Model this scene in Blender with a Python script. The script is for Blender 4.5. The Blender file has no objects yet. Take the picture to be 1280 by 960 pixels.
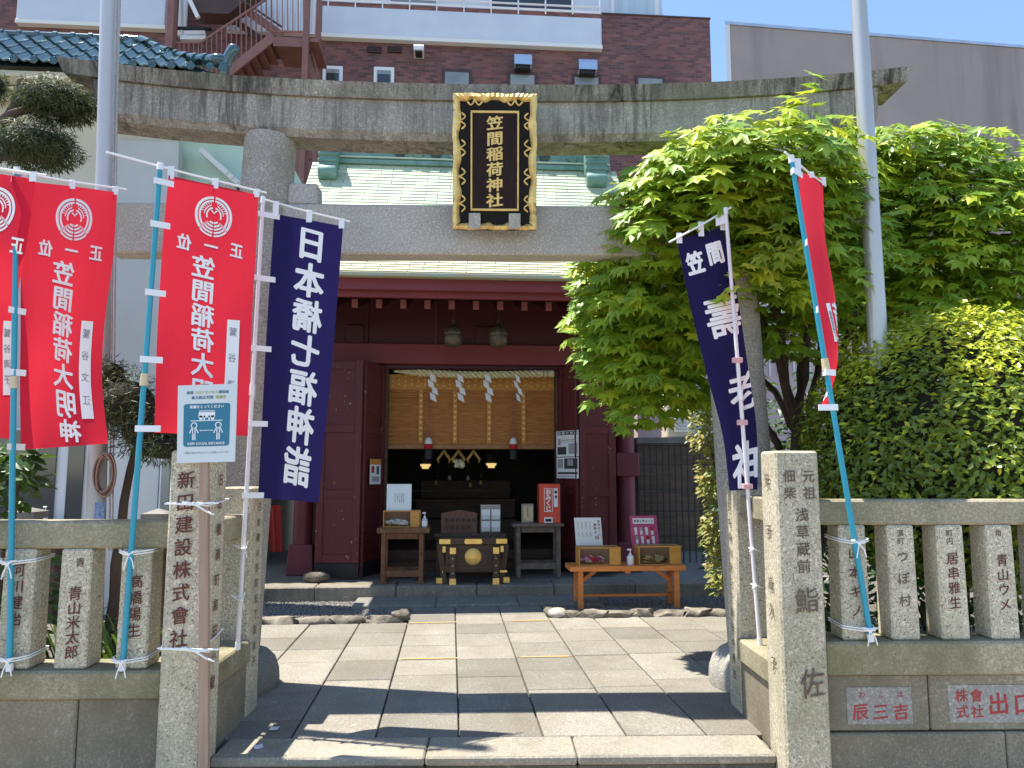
import bpy, bmesh, math, random
from mathutils import Vector, Matrix, noise
random.seed(7)
R = math.radians
sc = bpy.context.scene
COL = sc.collection

# ------------------------------------------------------------------ camera, sky, sun, exposure
F, EYE = 960.0, 1.5                      # focal length in photo pixels (1280 wide), eye height above the court
PITCH, YAW, SA = math.atan(109/960.0), R(1.2), R(3.33)   # SA: turn of the hall's axis against the street
cam_d = bpy.data.cameras.new('camera'); cam = bpy.data.objects.new('camera', cam_d); COL.objects.link(cam)
cam_d.sensor_width = 36; cam_d.lens = 36*F/1280; cam_d.clip_start = .05; cam_d.clip_end = 2000
cam.location = (0, 0, EYE); cam.rotation_euler = (R(90)+PITCH, 0, -YAW)
sc.camera = cam
SUN = Vector((-.36, .09, 1)).normalized()
w = bpy.data.worlds.new('World'); sc.world = w; w.use_nodes = True
nt = w.node_tree; bg = nt.nodes['Background']
sky = nt.nodes.new('ShaderNodeTexSky'); sky.sky_type = 'NISHITA'; sky.sun_disc = False
sky.sun_elevation = math.asin(SUN.z); sky.sun_rotation = math.atan2(SUN.x, SUN.y)
sky.air_density = 1.0; sky.dust_density = .15; sky.ozone_density = 3.0
nt.links.new(sky.outputs[0], bg.inputs[0]); bg.inputs[1].default_value = .14
sun_d = bpy.data.lights.new('sun', 'SUN'); sun = bpy.data.objects.new('sun', sun_d); COL.objects.link(sun)
sun_d.energy = 5.0; sun_d.angle = R(.5); sun_d.color = (1, .95, .86)
sun.rotation_euler = (-SUN).to_track_quat('-Z', 'Y').to_euler(); sun.location = (0, 0, 30)
vs = sc.view_settings; vs.view_transform = 'Standard'; vs.look = 'None'; vs.gamma = 1; vs.exposure = 1.08
vs.use_curve_mapping = False
sc.cycles.max_bounces = 8; sc.cycles.diffuse_bounces = 4; sc.cycles.transparent_max_bounces = 8

# ------------------------------------------------------------------ pixel -> place
def ray(px, py):
    x = (px-640)/F; y = (480-py)/F
    fy = math.cos(PITCH)-y*math.sin(PITCH); z = math.sin(PITCH)+y*math.cos(PITCH)
    return Vector((x*math.cos(YAW)+fy*math.sin(YAW), -x*math.sin(YAW)+fy*math.cos(YAW), z))
def onY(px, py, Y):
    d = ray(px, py); t = Y/d.y; return Vector((d.x*t, Y, EYE+d.z*t))
def onZ(px, py, z=0):
    d = ray(px, py); t = (z-EYE)/d.z; return Vector((d.x*t, d.y*t, z))
ROT = Matrix.Rotation(SA, 4, 'Z'); IROT = ROT.inverted(); IDM = Matrix.Identity(4)
def onS(px, py, v):
    d = IROT @ ray(px, py); t = v/d.y; return Vector((d.x*t, v, EYE+d.z*t))
def onSZ(px, py, z=0):
    d = IROT @ ray(px, py); t = (z-EYE)/d.z; return Vector((d.x*t, d.y*t, z))
def SX(px, v, py=600): return onS(px, py, v).x
def SZ(py, v, px=600): return onS(px, py, v).z

# ------------------------------------------------------------------ mesh building
PW = {}
def V(*a): return Vector(a)
class MB:
    def __init__(s): s.v = []; s.f = []
    def add(s, vs, fs):
        n = len(s.v); s.v += [Vector(p) for p in vs]; s.f += [tuple(i+n for i in q) for q in fs]; return s
    def box(s, x0, x1, y0, y1, z0, z1, c=0, top=None):
        cx, cy, cz = (x0+x1)/2, (y0+y1)/2, (z0+z1)/2
        return s.obox((cx, cy, cz), (abs(x1-x0)/2, 0, 0), (0, abs(y1-y0)/2, 0), (0, 0, abs(z1-z0)/2), c)
    def obox(s, cen, ax, ay, az, c=0):
        cen, ax, ay, az = map(Vector, (cen, ax, ay, az))
        if c <= 0:
            P = [cen+ax*i+ay*j+az*k for k in (-1, 1) for j in (-1, 1) for i in (-1, 1)]
            return s.add(P, [(0,2,3,1),(4,5,7,6),(0,1,5,4),(2,6,7,3),(0,4,6,2),(1,3,7,5)])
        L = [max(a.length, 1e-6) for a in (ax, ay, az)]; c = min(c, .45*min(L))
        P = []; idx = {}
        for k in (-1, 1):
            for j in (-1, 1):
                for i in (-1, 1):
                    for d in range(3):
                        fx = [1-c/L[0], 1-c/L[1], 1-c/L[2]]; fx[d] = 1
                        idx[(i,j,k,d)] = len(P); P.append(cen+ax*i*fx[0]+ay*j*fx[1]+az*k*fx[2])
        g = lambda i,j,k,d: idx[(i,j,k,d)]
        fs = []
        for q in (-1, 1):
            a = [g(q,-1,-1,0), g(q,1,-1,0), g(q,1,1,0), g(q,-1,1,0)]; fs.append(a if q > 0 else a[::-1])
            a = [g(-1,q,-1,1), g(-1,q,1,1), g(1,q,1,1), g(1,q,-1,1)]; fs.append(a if q > 0 else a[::-1])
            a = [g(-1,-1,q,2), g(1,-1,q,2), g(1,1,q,2), g(-1,1,q,2)]; fs.append(a if q > 0 else a[::-1])
        for j in (-1, 1):
            for k in (-1, 1):
                a = [g(-1,j,k,1), g(1,j,k,1), g(1,j,k,2), g(-1,j,k,2)]; fs.append(a if j*k > 0 else a[::-1])
                a = [g(j,-1,k,2), g(j,1,k,2), g(j,1,k,0), g(j,-1,k,0)]; fs.append(a if j*k > 0 else a[::-1])
                a = [g(j,k,-1,0), g(j,k,1,0), g(j,k,1,1), g(j,k,-1,1)]; fs.append(a if j*k > 0 else a[::-1])
        for i in (-1, 1):
            for j in (-1, 1):
                for k in (-1, 1):
                    a = [g(i,j,k,0), g(i,j,k,1), g(i,j,k,2)]; fs.append(a if i*j*k > 0 else a[::-1])
        return s.add(P, fs)
    def frustum(s, x0, x1, y0, y1, z0, z1, k, c=0):     # box whose top is scaled by k about its middle
        n = len(s.v); s.box(x0, x1, y0, y1, z0, z1, c); cx, cy = (x0+x1)/2, (y0+y1)/2
        for p in s.v[n:]:
            t = (p.z-z0)/(z1-z0); q = 1+(k-1)*t; p.x = cx+(p.x-cx)*q; p.y = cy+(p.y-cy)*q
        return s
    def tube(s, path, r, n=8, caps=True, up=None):
        path = [Vector(p) for p in path]; m = len(path)
        rr = r if isinstance(r, (list, tuple)) else [r]*m
        base = len(s.v); pu = None
        for i, p in enumerate(path):
            t = (path[min(i+1, m-1)]-path[max(i-1, 0)])
            if t.length < 1e-9: t = Vector((0, 0, 1))
            t.normalize()
            if pu is None:
                a = Vector((0, 0, 1)) if abs(t.z) < .9 else Vector((1, 0, 0))
                pu = (a-t*a.dot(t)).normalized()
            else:
                pu = pu-t*pu.dot(t); pu = pu.normalized() if pu.length > 1e-6 else Vector((1, 0, 0))
            b = t.cross(pu)
            for k in range(n):
                a = 2*math.pi*k/n; s.v.append(p+(pu*math.cos(a)+b*math.sin(a))*rr[i])
        for i in range(m-1):
            for k in range(n):
                a = base+i*n+k; b2 = base+i*n+(k+1) % n
                s.f.append((a, b2, b2+n, a+n))
        if caps:
            s.f.append(tuple(base+k for k in range(n))[::-1]); s.f.append(tuple(base+(m-1)*n+k for k in range(n)))
        return s
    def cyl(s, p0, p1, r0, r1=None, n=16): return s.tube([p0, p1], [r0, r0 if r1 is None else r1], n)
    def lathe(s, prof, cen, n=20, axis='Z'):
        cen = Vector(cen); base = len(s.v); m = len(prof)
        for r, z in prof:
            for k in range(n):
                a = 2*math.pi*k/n; x, y = r*math.cos(a), r*math.sin(a)
                s.v.append(cen+(Vector((x, y, z)) if axis == 'Z' else Vector((z, x, y)) if axis == 'X' else Vector((x, -z, y))))
        for i in range(m-1):
            for k in range(n):
                a = base+i*n+k; b = base+i*n+(k+1) % n; s.f.append((a, b, b+n, a+n))
        s.f.append(tuple(base+k for k in range(n))[::-1]); s.f.append(tuple(base+(m-1)*n+k for k in range(n)))
        return s
    def grid(s, fn, nu, nv, flip=False):
        base = len(s.v)
        for j in range(nv+1):
            for i in range(nu+1): s.v.append(Vector(fn(i/nu, j/nv)))
        for j in range(nv):
            for i in range(nu):
                a = base+j*(nu+1)+i; q = (a, a+1, a+nu+2, a+nu+1); s.f.append(q[::-1] if flip else q)
        return s
    def extr(s, poly, to3, d0, d1):           # polygon (x, y) -> to3(x, y, depth)
        n = len(poly); P = [to3(x, y, d0) for x, y in poly]+[to3(x, y, d1) for x, y in poly]
        fs = [tuple(range(n))[::-1], tuple(range(n, 2*n))]+[(i, (i+1) % n, n+(i+1) % n, n+i) for i in range(n)]
        return s.add(P, fs)
    def rock(s, cen, rx, ry, rz, seed=0, n=2, rough=.25, rot=0):
        bm = bmesh.new(); bmesh.ops.create_icosphere(bm, subdivisions=n, radius=1)
        cr, sr = math.cos(rot), math.sin(rot); P = []
        for q in bm.verts:
            k = 1+rough*noise.noise(q.co*1.3+Vector((seed*3.1, seed, 0)))*1.6
            p = q.co*k; x, y, z = p.x*rx, p.y*ry, max(-.9*rz, min(p.z*rz, rz*.8)); P.append(Vector(cen)+Vector((x*cr-y*sr, x*sr+y*cr, z)))
        s.add(P, [tuple(q.index for q in f.verts) for f in bm.faces]); bm.free(); return s
    def build(s, name, mat, parent=None, frame=IDM, smooth=None, stuff=False, origin=None):
        me = bpy.data.meshes.new(name); P = [frame @ p for p in s.v]
        if parent is not None: Pm = PW[parent.name]
        else:
            if origin is None:
                xs = [p.x for p in P]; ys = [p.y for p in P]; zs = [p.z for p in P]
                origin = Vector(((min(xs)+max(xs))/2, (min(ys)+max(ys))/2, min(zs)))
            else: origin = frame @ Vector(origin)
            Pm = Matrix.Translation(origin) @ frame.to_3x3().to_4x4()
        inv = Pm.inverted()
        me.from_pydata([inv @ p for p in P], [], s.f)
        if smooth is not None:
            me.shade_smooth(); me.set_sharp_from_angle(angle=R(smooth))
        me.materials.append(mat)
        o = bpy.data.objects.new(name, me); COL.objects.link(o)
        if parent is not None: o.parent = parent
        else: o.matrix_world = Pm
        PW[o.name] = Pm
        if stuff: o['kind'] = 'stuff'
        return o
def tag(o, label, cat, group=None):
    o['label'] = label; o['category'] = cat
    if group: o['group'] = group
    return o
def struct(o): o['kind'] = 'structure'; return o
def thing(name, label, cat, base, frame=IDM, group=None):
    o = bpy.data.objects.new(name, None); COL.objects.link(o); o.empty_display_size = .1
    Pm = Matrix.Translation(frame @ Vector(base)) @ frame.to_3x3().to_4x4()
    o.matrix_world = Pm; PW[o.name] = Pm
    return tag(o, label, cat, group)
def inst(name, mesh, parent, mat4):            # a piece sharing mesh data; mat4 = world matrix
    o = bpy.data.objects.new(name, mesh); COL.objects.link(o)
    if parent is not None: o.parent = parent; o.matrix_local = PW[parent.name].inverted() @ mat4
    else: o.matrix_world = mat4
    PW[o.name] = mat4
    return o

# ------------------------------------------------------------------ lettering
_gl = {}
def glyph(ch):
    if ch not in _gl:
        c = bpy.data.curves.new('glyph', 'FONT'); c.body = ch; c.resolution_u = 2; c.size = 1
        o = bpy.data.objects.new('glyph', c); me = bpy.data.meshes.new_from_object(o)
        xs = [v.co.x for v in me.vertices] or [0]; wide = ord(ch) > 0x2000
        mx = .5 if wide else (min(xs)+max(xs))/2
        _gl[ch] = ([(v.co.x-mx, v.co.y-.37) for v in me.vertices], [tuple(p.vertices) for p in me.polygons], max(xs)-min(xs))
        bpy.data.meshes.remove(me); bpy.data.objects.remove(o); bpy.data.curves.remove(c)
    return _gl[ch]
def put(mb, ch, x, y, sx, sy, fn, bold=.03, slant=.1, side=1, eps=.0012, maxe=None, mirror=False):
    """glyph centred at (x, y); fn(x, y, off) -> point; bold = stroke growth in em"""
    vs_, fs_, _ = glyph(ch)
    n = 6 if bold > 0 else 1
    for q in range(n):
        a = 2*math.pi*q/n+.3; ox, oy = (bold*math.cos(a), bold*math.sin(a)*.8) if bold > 0 else (0, 0)
        P = []
        for gx, gy in vs_:
            gx2 = gx+ox; gy2 = gy+oy+slant*gx
            if mirror: gx2 = -gx2
            P.append((x+gx2*sx, y+gy2*sy))
        off = side*(eps+q*.00012)
        tris = []
        for f in fs_:
            for k in range(1, len(f)-1): tris.append((P[f[0]], P[f[k]], P[f[k+1]]))
        if maxe:
            out = []
            while tris:
                t = tris.pop(); e = [math.dist(t[i], t[(i+1) % 3]) for i in range(3)]; i = e.index(max(e))
                if e[i] > maxe:
                    a_, b_, c_ = t[i], t[(i+1) % 3], t[(i+2) % 3]; m = ((a_[0]+b_[0])/2, (a_[1]+b_[1])/2)
                    tris += [(a_, m, c_), (m, b_, c_)]
                else: out.append(t)
            tris = out
            for t in tris:
                b = len(mb.v); mb.v += [fn(p[0], p[1], off) for p in t]; mb.f.append((b, b+1, b+2))
        else:
            b = len(mb.v); mb.v += [fn(p[0], p[1], off) for p in P]; mb.f += [tuple(i+b for i in f) for f in fs_]
def line(mb, text, x, y, size, fn, bold=.02, slant=0, **k):       # horizontal, centred at x
    ws = [size if ord(c) > 0x2000 else size*(glyph(c)[2]+.09 if c != ' ' else .3) for c in text]
    X = x-sum(ws)/2
    for c, w_ in zip(text, ws):
        if c != ' ': put(mb, c, X+w_/2, y, size, size, fn, bold, slant, **k)
        X += w_
def column(mb, text, x, y, size, fn, step=1.05, bold=.02, slant=.08, **k):   # vertical, starting with its first glyph at y
    for i, c in enumerate(text):
        if c not in ' \u3000': put(mb, c, x, y-i*size*step, size, size, fn, bold, slant, **k)
# ------------------------------------------------------------------ materials
class NT:
    def __init__(s, name):
        s.m = bpy.data.materials.new(name); s.m.use_nodes = True; s.t = s.m.node_tree
        s.b = s.t.nodes['Principled BSDF']; s.out = s.t.nodes['Material Output']; s._pos = None
    def n(s, typ, **kw):
        x = s.t.nodes.new('ShaderNode'+typ)
        for k, v in kw.items(): setattr(x, k, v)
        return x
    def L(s, a, b): s.t.links.new(a, b)
    def pos(s, scale=(1, 1, 1), warp=0):
        if s._pos is None: s._pos = s.n('NewGeometry').outputs['Position']
        mp = s.n('Mapping'); mp.inputs['Scale'].default_value = scale if not isinstance(scale, (int, float)) else (scale,)*3
        s.L(s._pos, mp.inputs[0]); return mp.outputs[0]
    def noise(s, scale, detail=4, rough=.55, dist=0):
        x = s.n('TexNoise'); x.inputs['Scale'].default_value = 1; x.inputs['Detail'].default_value = detail
        x.inputs['Roughness'].default_value = rough; x.inputs['Distortion'].default_value = dist
        s.L(s.pos(scale), x.inputs[0]); return x.outputs[0]
    def ramp(s, src, a, b, ca=(0, 0, 0, 1), cb=(1, 1, 1, 1)):
        x = s.n('ValToRGB'); e = x.color_ramp.elements; e[0].position = a; e[1].position = b
        e[0].color = ca; e[1].color = cb; s.L(src, x.inputs[0]); return x.outputs[0]
    def mix(s, fac, a, b, mode='MIX'):
        x = s.n('Mix'); x.data_type = 'RGBA'; x.blend_type = mode
        for i, q in ((0, fac), (6, a), (7, b)):
            if isinstance(q, (int, float)): x.inputs[i].default_value = q
            elif isinstance(q, (tuple, list)): x.inputs[i].default_value = (*q[:3], 1)
            else: s.L(q, x.inputs[i])
        return x.outputs[2]
    def mul(s, a, b):
        x = s.n('Math', operation='MULTIPLY')
        for i, q in enumerate((a, b)):
            if isinstance(q, (int, float)): x.inputs[i].default_value = q
            else: s.L(q, x.inputs[i])
        return x.outputs[0]
    def rnd(s, col, amt):
        if amt <= 0: return col
        oi = s.n('ObjectInfo'); mr = s.n('MapRange'); mr.inputs['To Min'].default_value = 1-amt; mr.inputs['To Max'].default_value = 1+amt
        s.L(oi.outputs['Random'], mr.inputs[0])
        x = s.n('HueSaturation'); s.L(mr.outputs[0], x.inputs['Value'])
        if isinstance(col, (tuple, list)): x.inputs['Color'].default_value = (*col[:3], 1)
        else: s.L(col, x.inputs['Color'])
        return x.outputs[0]
    def bump(s, src, strength, dist=.01):
        x = s.n('Bump'); x.inputs['Strength'].default_value = strength; x.inputs['Distance'].default_value = dist
        s.L(src, x.inputs['Height']); s.L(x.outputs[0], s.b.inputs['Normal'])
    def fin(s, col, rough=.6, metal=0, spec=.5):
        if isinstance(col, (tuple, list)): s.b.inputs['Base Color'].default_value = (*col[:3], 1)
        else: s.L(col, s.b.inputs['Base Color'])
        if isinstance(rough, (int, float)): s.b.inputs['Roughness'].default_value = rough
        else: s.L(rough, s.b.inputs['Roughness'])
        s.b.inputs['Metallic'].default_value = metal; s.b.inputs['Specular IOR Level'].default_value = spec
        return s.m
def mat(name, col, col2=None, scale=4, rough=.6, metal=0, spec=.5, lo=.35, hi=.65, bump=0, bscale=None, rnd=0, detail=5, bd=.01):
    t = NT(name); c = col
    if col2 is not None: c = t.mix(t.ramp(t.noise(scale, detail), lo, hi), col, col2)
    c = t.rnd(c, rnd)
    if bump: t.bump(t.noise(bscale or scale, 4), bump, bd)
    return t.fin(c, rough, metal, spec)
def granite(name, base, dark, moss=None, streak=0, speck=.75, rnd=.06, rough=.85, mossamt=(.5, .75), dust=(.09, .08, .065)):
    t = NT(name)
    c = t.mix(t.ramp(t.noise(1.7, 5), .3, .7), base, tuple(q*.8 for q in base))
    c = t.mix(t.ramp(t.noise(60, 3, .7), .52, .6), c, tuple(min(1, q*1.3) for q in base))
    c = t.mix(t.mul(t.ramp(t.noise(150, 1, .5), .60, .65), speck), c, dark)
    c = t.mix(t.mul(t.ramp(t.noise(80, 1, .5), .64, .68), speck), c, dark)
    c = t.mix(t.mul(t.ramp(t.noise(3.1, 7, .7, .5), .5, .72), .42), c, tuple(q*.45 for q in base))
    c = t.mix(t.mul(t.ramp(t.noise(17, 3, .5), .66, .7), .35), c, (.52, .5, .43))
    if moss: c = t.mix(t.mul(t.ramp(t.noise((1.6, 1.6, 1.1), 6, .65), *mossamt), .75), c, moss)
    if streak:
        st = t.ramp(t.noise((11, 11, .9), 6, .75, .6), .44, .62)
        lg = t.ramp(t.noise((1.6, 1.6, .8), 3), .32, .55)
        c = t.mix(t.mul(t.mul(st, lg), streak), c, dust)
        c = t.mix(t.mul(t.ramp(t.noise((38, 38, 1.1), 5, .7, .4), .54, .68), streak*.6), c, dust)
    c = t.rnd(c, rnd)
    t.bump(t.noise(120, 3, .6), .35, .004)
    return t.fin(c, rough, 0, .3)
def wood(name, a, b, scale=(2, 2, 30), rough=.55, rnd=.08, spec=.4):
    t = NT(name); c = t.mix(t.ramp(t.noise(scale, 5, .6, .4), .35, .65), a, b); c = t.rnd(c, rnd)
    t.bump(t.noise(scale, 4), .15, .003); return t.fin(c, rough, 0, spec)
def leaf(name, a, b, tr, trw=.45, scale=3, rough=.45, sp=.5, rnd=0):
    t = NT(name); c = t.mix(t.ramp(t.noise(scale, 3), .35, .65), a, b); c = t.rnd(c, rnd)
    t.fin(c, rough, 0, sp)
    tl = t.n('BsdfTranslucent'); tc = t.mix(t.ramp(t.noise(scale, 3), .35, .65), tr, tuple(q*.7 for q in tr)); t.L(tc, tl.inputs[0])
    mx = t.n('MixShader'); mx.inputs[0].default_value = trw
    t.L(t.b.outputs[0], mx.inputs[1]); t.L(tl.outputs[0], mx.inputs[2]); t.L(mx.outputs[0], t.out.inputs[0]); return t.m
def cloth(name, col, tr, trw=.35):
    t = NT(name); c = t.mix(t.ramp(t.noise(3, 3), .3, .7), col, tuple(q*.92 for q in col)); t.fin(c, .75, 0, .2)
    t.bump(t.noise((11, 11, 4), 5, .6, .8), .5, .02)
    tl = t.n('BsdfTranslucent'); tl.inputs[0].default_value = (*tr, 1)
    mx = t.n('MixShader'); mx.inputs[0].default_value = trw
    t.L(t.b.outputs[0], mx.inputs[1]); t.L(tl.outputs[0], mx.inputs[2]); t.L(mx.outputs[0], t.out.inputs[0]); return t.m
def glass(name, tint=(.9, .95, .95), alpha=.25, rough=.05):
    t = NT(name); t.fin(tint, rough, 0, .8); t.b.inputs['Alpha'].default_value = alpha; return t.m
def brickm(name, a, b, mort, sx, sz, flip=False):
    t = NT(name); p = t.n('NewGeometry').outputs['Position']; mp = t.n('Mapping', vector_type='POINT'); mp.inputs['Rotation'].default_value = (0, 0, -SA)
    t.L(p, mp.inputs[0]); sp = t.n('SeparateXYZ'); t.L(mp.outputs[0], sp.inputs[0]); cb = t.n('CombineXYZ')
    t.L(sp.outputs[0], cb.inputs[0]); t.L(sp.outputs[2], cb.inputs[1])
    bk = t.n('TexBrick'); t.L(cb.outputs[0], bk.inputs[0]); bk.inputs['Scale'].default_value = 1
    bk.inputs['Brick Width'].default_value = sx; bk.inputs['Row Height'].default_value = sz; bk.inputs['Mortar Size'].default_value = sz*.1
    bk.inputs['Color1'].default_value = (*a, 1); bk.inputs['Color2'].default_value = (*b, 1); bk.inputs['Mortar'].default_value = (*mort, 1)
    c = t.mix(t.ramp(t.noise(.5, 4), .35, .7), bk.outputs[0], t.mix(1, bk.outputs[0], (.8, .76, .8), 'MULTIPLY'))
    t.bump(bk.outputs['Fac'], -.3, .01); return t.fin(c, .75, 0, .3)
def emitm(name, col, s):
    t = NT(name); t.fin(col, .5); t.b.inputs['Emission Color'].default_value = (*col, 1); t.b.inputs['Emission Strength'].default_value = s; return t.m

m = {}
m['granite'] = granite('granite', (.38, .35, .30), (.07, .065, .06), moss=(.20, .19, .12), mossamt=(.56, .78), speck=.55)
m['granite_post'] = granite('granite_post', (.57, .505, .375), (.09, .08, .07), moss=(.24, .23, .13), mossamt=(.5, .72), speck=.7, rnd=.08)
m['granite_ledge'] = granite('granite_ledge', (.40, .35, .245), (.08, .08, .05), moss=(.14, .13, .06), mossamt=(.34, .6), speck=.5)
m['granite_beam'] = granite('granite_beam', (.42, .385, .32), (.1, .095, .09), moss=(.24, .22, .16), mossamt=(.5, .75), streak=.9, speck=.4)
m['granite_cap'] = granite('granite_cap', (.38, .345, .28), (.1, .095, .085), moss=(.15, .14, .10), mossamt=(.36, .62), streak=1.0, speck=.6, dust=(.045, .04, .033))
m['granite_clean'] = granite('granite_clean', (.46, .42, .36), (.13, .12, .12), speck=.5, moss=(.36, .32, .26), mossamt=(.55, .8))
m['block'] = granite('block', (.30, .255, .19), (.07, .06, .05), moss=(.14, .125, .085), mossamt=(.36, .6), speck=.4)
m['pave'] = granite('pave', (.255, .236, .195), (.10, .09, .075), moss=(.17, .145, .105), mossamt=(.4, .75), speck=.6, rnd=.22)
m['pave_grey'] = granite('pave_grey', (.215, .205, .175), (.16, .16, .16), speck=.3, rnd=.08)
m['kerb'] = granite('kerb', (.29, .26, .205), (.2, .17, .14), moss=(.33, .28, .2), mossamt=(.5, .75), speck=.5, rnd=.08)
m['platform'] = granite('platform', (.27, .24, .19), (.09, .08, .06), moss=(.14, .12, .09), mossamt=(.45, .7), streak=.3, speck=.45)
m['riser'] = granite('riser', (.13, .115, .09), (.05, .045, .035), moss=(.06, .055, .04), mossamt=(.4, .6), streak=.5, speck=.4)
m['rock'] = mat('rock', (.27, .235, .18), (.10, .085, .065), 9, .9, bump=.6, bscale=14, rnd=.22, bd=.03)
m['dark_rock'] = granite('dark_rock', (.24, .225, .2), (.08, .08, .07), moss=(.13, .12, .09), mossamt=(.4, .65), speck=.5)
m['gravel'] = mat('gravel', (.27, .25, .22), (.10, .095, .088), 40, .9, lo=.4, hi=.6)
m['soil'] = mat('soil', (.16, .14, .115), (.08, .07, .055), 6, .95, bump=.5, bscale=30)
m['asphalt'] = mat('asphalt', (.1, .1, .1), (.08, .08, .08), 30, .9, bump=.3, bscale=120)
m['grout'] = mat('grout', (.12, .1, .08), (.07, .06, .05), 20, .95)
def lacquer(name, a, b, worn, amt):
    t = NT(name); c = t.mix(t.ramp(t.noise(2, 4), .3, .7), a, b)
    if amt: c = t.mix(t.mul(t.ramp(t.noise((34, 34, 22), 3, .5), amt, amt+.03), t.ramp(t.noise(2.3, 3), .45, .6)), c, worn)
    t.bump(t.noise((10, 10, 3), 4), .1, .004); c = t.rnd(c, .05); return t.fin(c, .5, 0, .4)
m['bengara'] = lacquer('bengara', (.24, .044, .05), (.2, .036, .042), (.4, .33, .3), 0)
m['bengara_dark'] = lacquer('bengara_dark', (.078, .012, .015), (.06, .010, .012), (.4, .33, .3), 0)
m['bengara_door'] = lacquer('bengara_door', (.125, .02, .022), (.095, .016, .018), (.42, .34, .3), .68)
m['bengara_col'] = lacquer('bengara_col', (.20, .04, .06), (.17, .035, .05), (.4, .33, .3), 0)
m['rafter_end'] = mat('rafter_end', (.32, .1, .1), rough=.6)
m['black'] = mat('black', (.012, .011, .011), rough=.6)
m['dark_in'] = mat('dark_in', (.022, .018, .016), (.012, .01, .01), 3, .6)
m['dark_wood'] = wood('dark_wood', (.11, .06, .033), (.055, .028, .016), (3, 3, 25))
m['old_wood'] = wood('old_wood', (.13, .085, .055), (.06, .038, .025), (3, 3, 30))
m['table_wood'] = wood('table_wood', (.22, .1, .045), (.12, .05, .022), (14, 3, 14))
m['orange_wood'] = wood('orange_wood', (.74, .26, .07), (.58, .18, .045), (3, 14, 14), .45)
m['box_wood'] = wood('box_wood', (.66, .34, .08), (.52, .24, .05), (5, 5, 22), .4)
m['box_inner'] = wood('box_inner', (.48, .28, .15), (.4, .22, .11), (5, 22, 5))
m['stake'] = wood('stake', (.42, .29, .21), (.34, .22, .16), (40, 40, 2), .7)
m['gold'] = mat('gold', (.82, .56, .20), (.7, .44, .13), 8, .35, .85, bump=.1, bscale=30)
m['gold_leaf'] = mat('gold_leaf', (.84, .6, .22), (.62, .38, .12), 9, .42, .55, lo=.45, hi=.75, bump=.5, bscale=40, bd=.006)
m['gold_paint'] = mat('gold_paint', (.83, .58, .2), (.72, .46, .14), 14, .45, .3)
m['brass_dull'] = mat('brass_dull', (.17, .13, .075), (.09, .07, .045), 7, .5, .5)
m['plaque'] = wood('plaque', (.028, .012, .010), (.016, .007, .006), (30, 30, 2), .65, 0, .2)
m['black_lacquer'] = mat('black_lacquer', (.010, .007, .006), rough=.65, spec=.2)
m['chrome'] = mat('chrome', (.6, .62, .64), rough=.22, metal=1)
m['zinc'] = mat('zinc', (.62, .64, .66), (.5, .52, .54), 3, .35, .75)
m['alu'] = mat('alu', (.56, .55, .53), (.48, .47, .46), (2, 2, .4), .4, .25)
m['blue_pole'] = mat('blue_pole', (.02, .30, .42), rough=.35)
m['white_plastic'] = mat('white_plastic', (.82, .81, .83), rough=.4)
m['white_pole'] = mat('white_pole', (.80, .76, .78), (.74, .70, .72), 5, .35)
m['tan_plastic'] = mat('tan_plastic', (.65, .52, .32), rough=.5)
m['string'] = mat('string', (.85, .85, .84), rough=.7)
m['red_cloth'] = cloth('red_cloth', (.66, .014, .05), (.9, .05, .07), .38)
m['navy_cloth'] = cloth('navy_cloth', (.017, .013, .085), (.03, .02, .14), .25)
m['banner_white'] = mat('banner_white', (.9, .88, .87), rough=.8)
m['banner_pink'] = cloth('banner_pink', (.82, .55, .56), (.85, .5, .5), .3)
m['ink'] = mat('ink', (.05, .045, .05), rough=.8)
m['grey_ink'] = mat('grey_ink', (.33, .34, .37), rough=.8)
m['red_ink'] = mat('red_ink', (.16, .03, .025), (.09, .035, .025), 25, .85)
m['red_ink2'] = mat('red_ink2', (.45, .05, .05), (.3, .05, .045), 30, .85)
m['carve'] = mat('carve', (.17, .12, .085), (.1, .075, .055), 30, .9)
m['sign_grey'] = mat('sign_grey', (.62, .66, .67), rough=.4)
m['sign_blue'] = mat('sign_blue', (.015, .16, .26), rough=.35)
m['sign_olive'] = mat('sign_olive', (.42, .4, .1), rough=.6)
m['sign_ink'] = mat('sign_ink', (.06, .16, .24), rough=.6)
m['white'] = mat('white', (.8, .8, .79), rough=.6)
m['paper'] = mat('paper', (.78, .78, .77), rough=.8)
m['paper_blue'] = mat('paper_blue', (.72, .8, .84), (.82, .84, .82), 6, .5)
m['pink_sign'] = mat('pink_sign', (.55, .08, .22), (.48, .06, .18), 8, .5)
m['vermilion'] = mat('vermilion', (.68, .065, .03), rough=.4)
m['vermilion_shade'] = mat('vermilion_shade', (.4, .035, .02), rough=.45)  # darker copy of the vermilion, shade put into the colour
m['tassel_red'] = mat('tassel_red', (.5, .01, .02), rough=.8)
m['tassel_cord'] = mat('tassel_cord', (.36, .13, .08), rough=.8)
m['straw'] = mat('straw', (.78, .68, .42), (.6, .48, .24), (30, 30, 30), .8)
m['blind'] = None
m['brocade'] = None
m['clear'] = glass('clear', (.02, .02, .02), .07)
m['bottle_clear'] = glass('bottle_clear', (.8, .85, .85), .55, .1)
m['copper'] = mat('copper', (.40, .50, .36), (.52, .55, .38), (3, 9, 3), .6, .0, rnd=.16, bump=.15, bscale=20)
m['copper_tan'] = mat('copper_tan', (.46, .5, .36), (.5, .43, .26), (4, 9, 3), .6, 0, rnd=.16)
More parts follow.
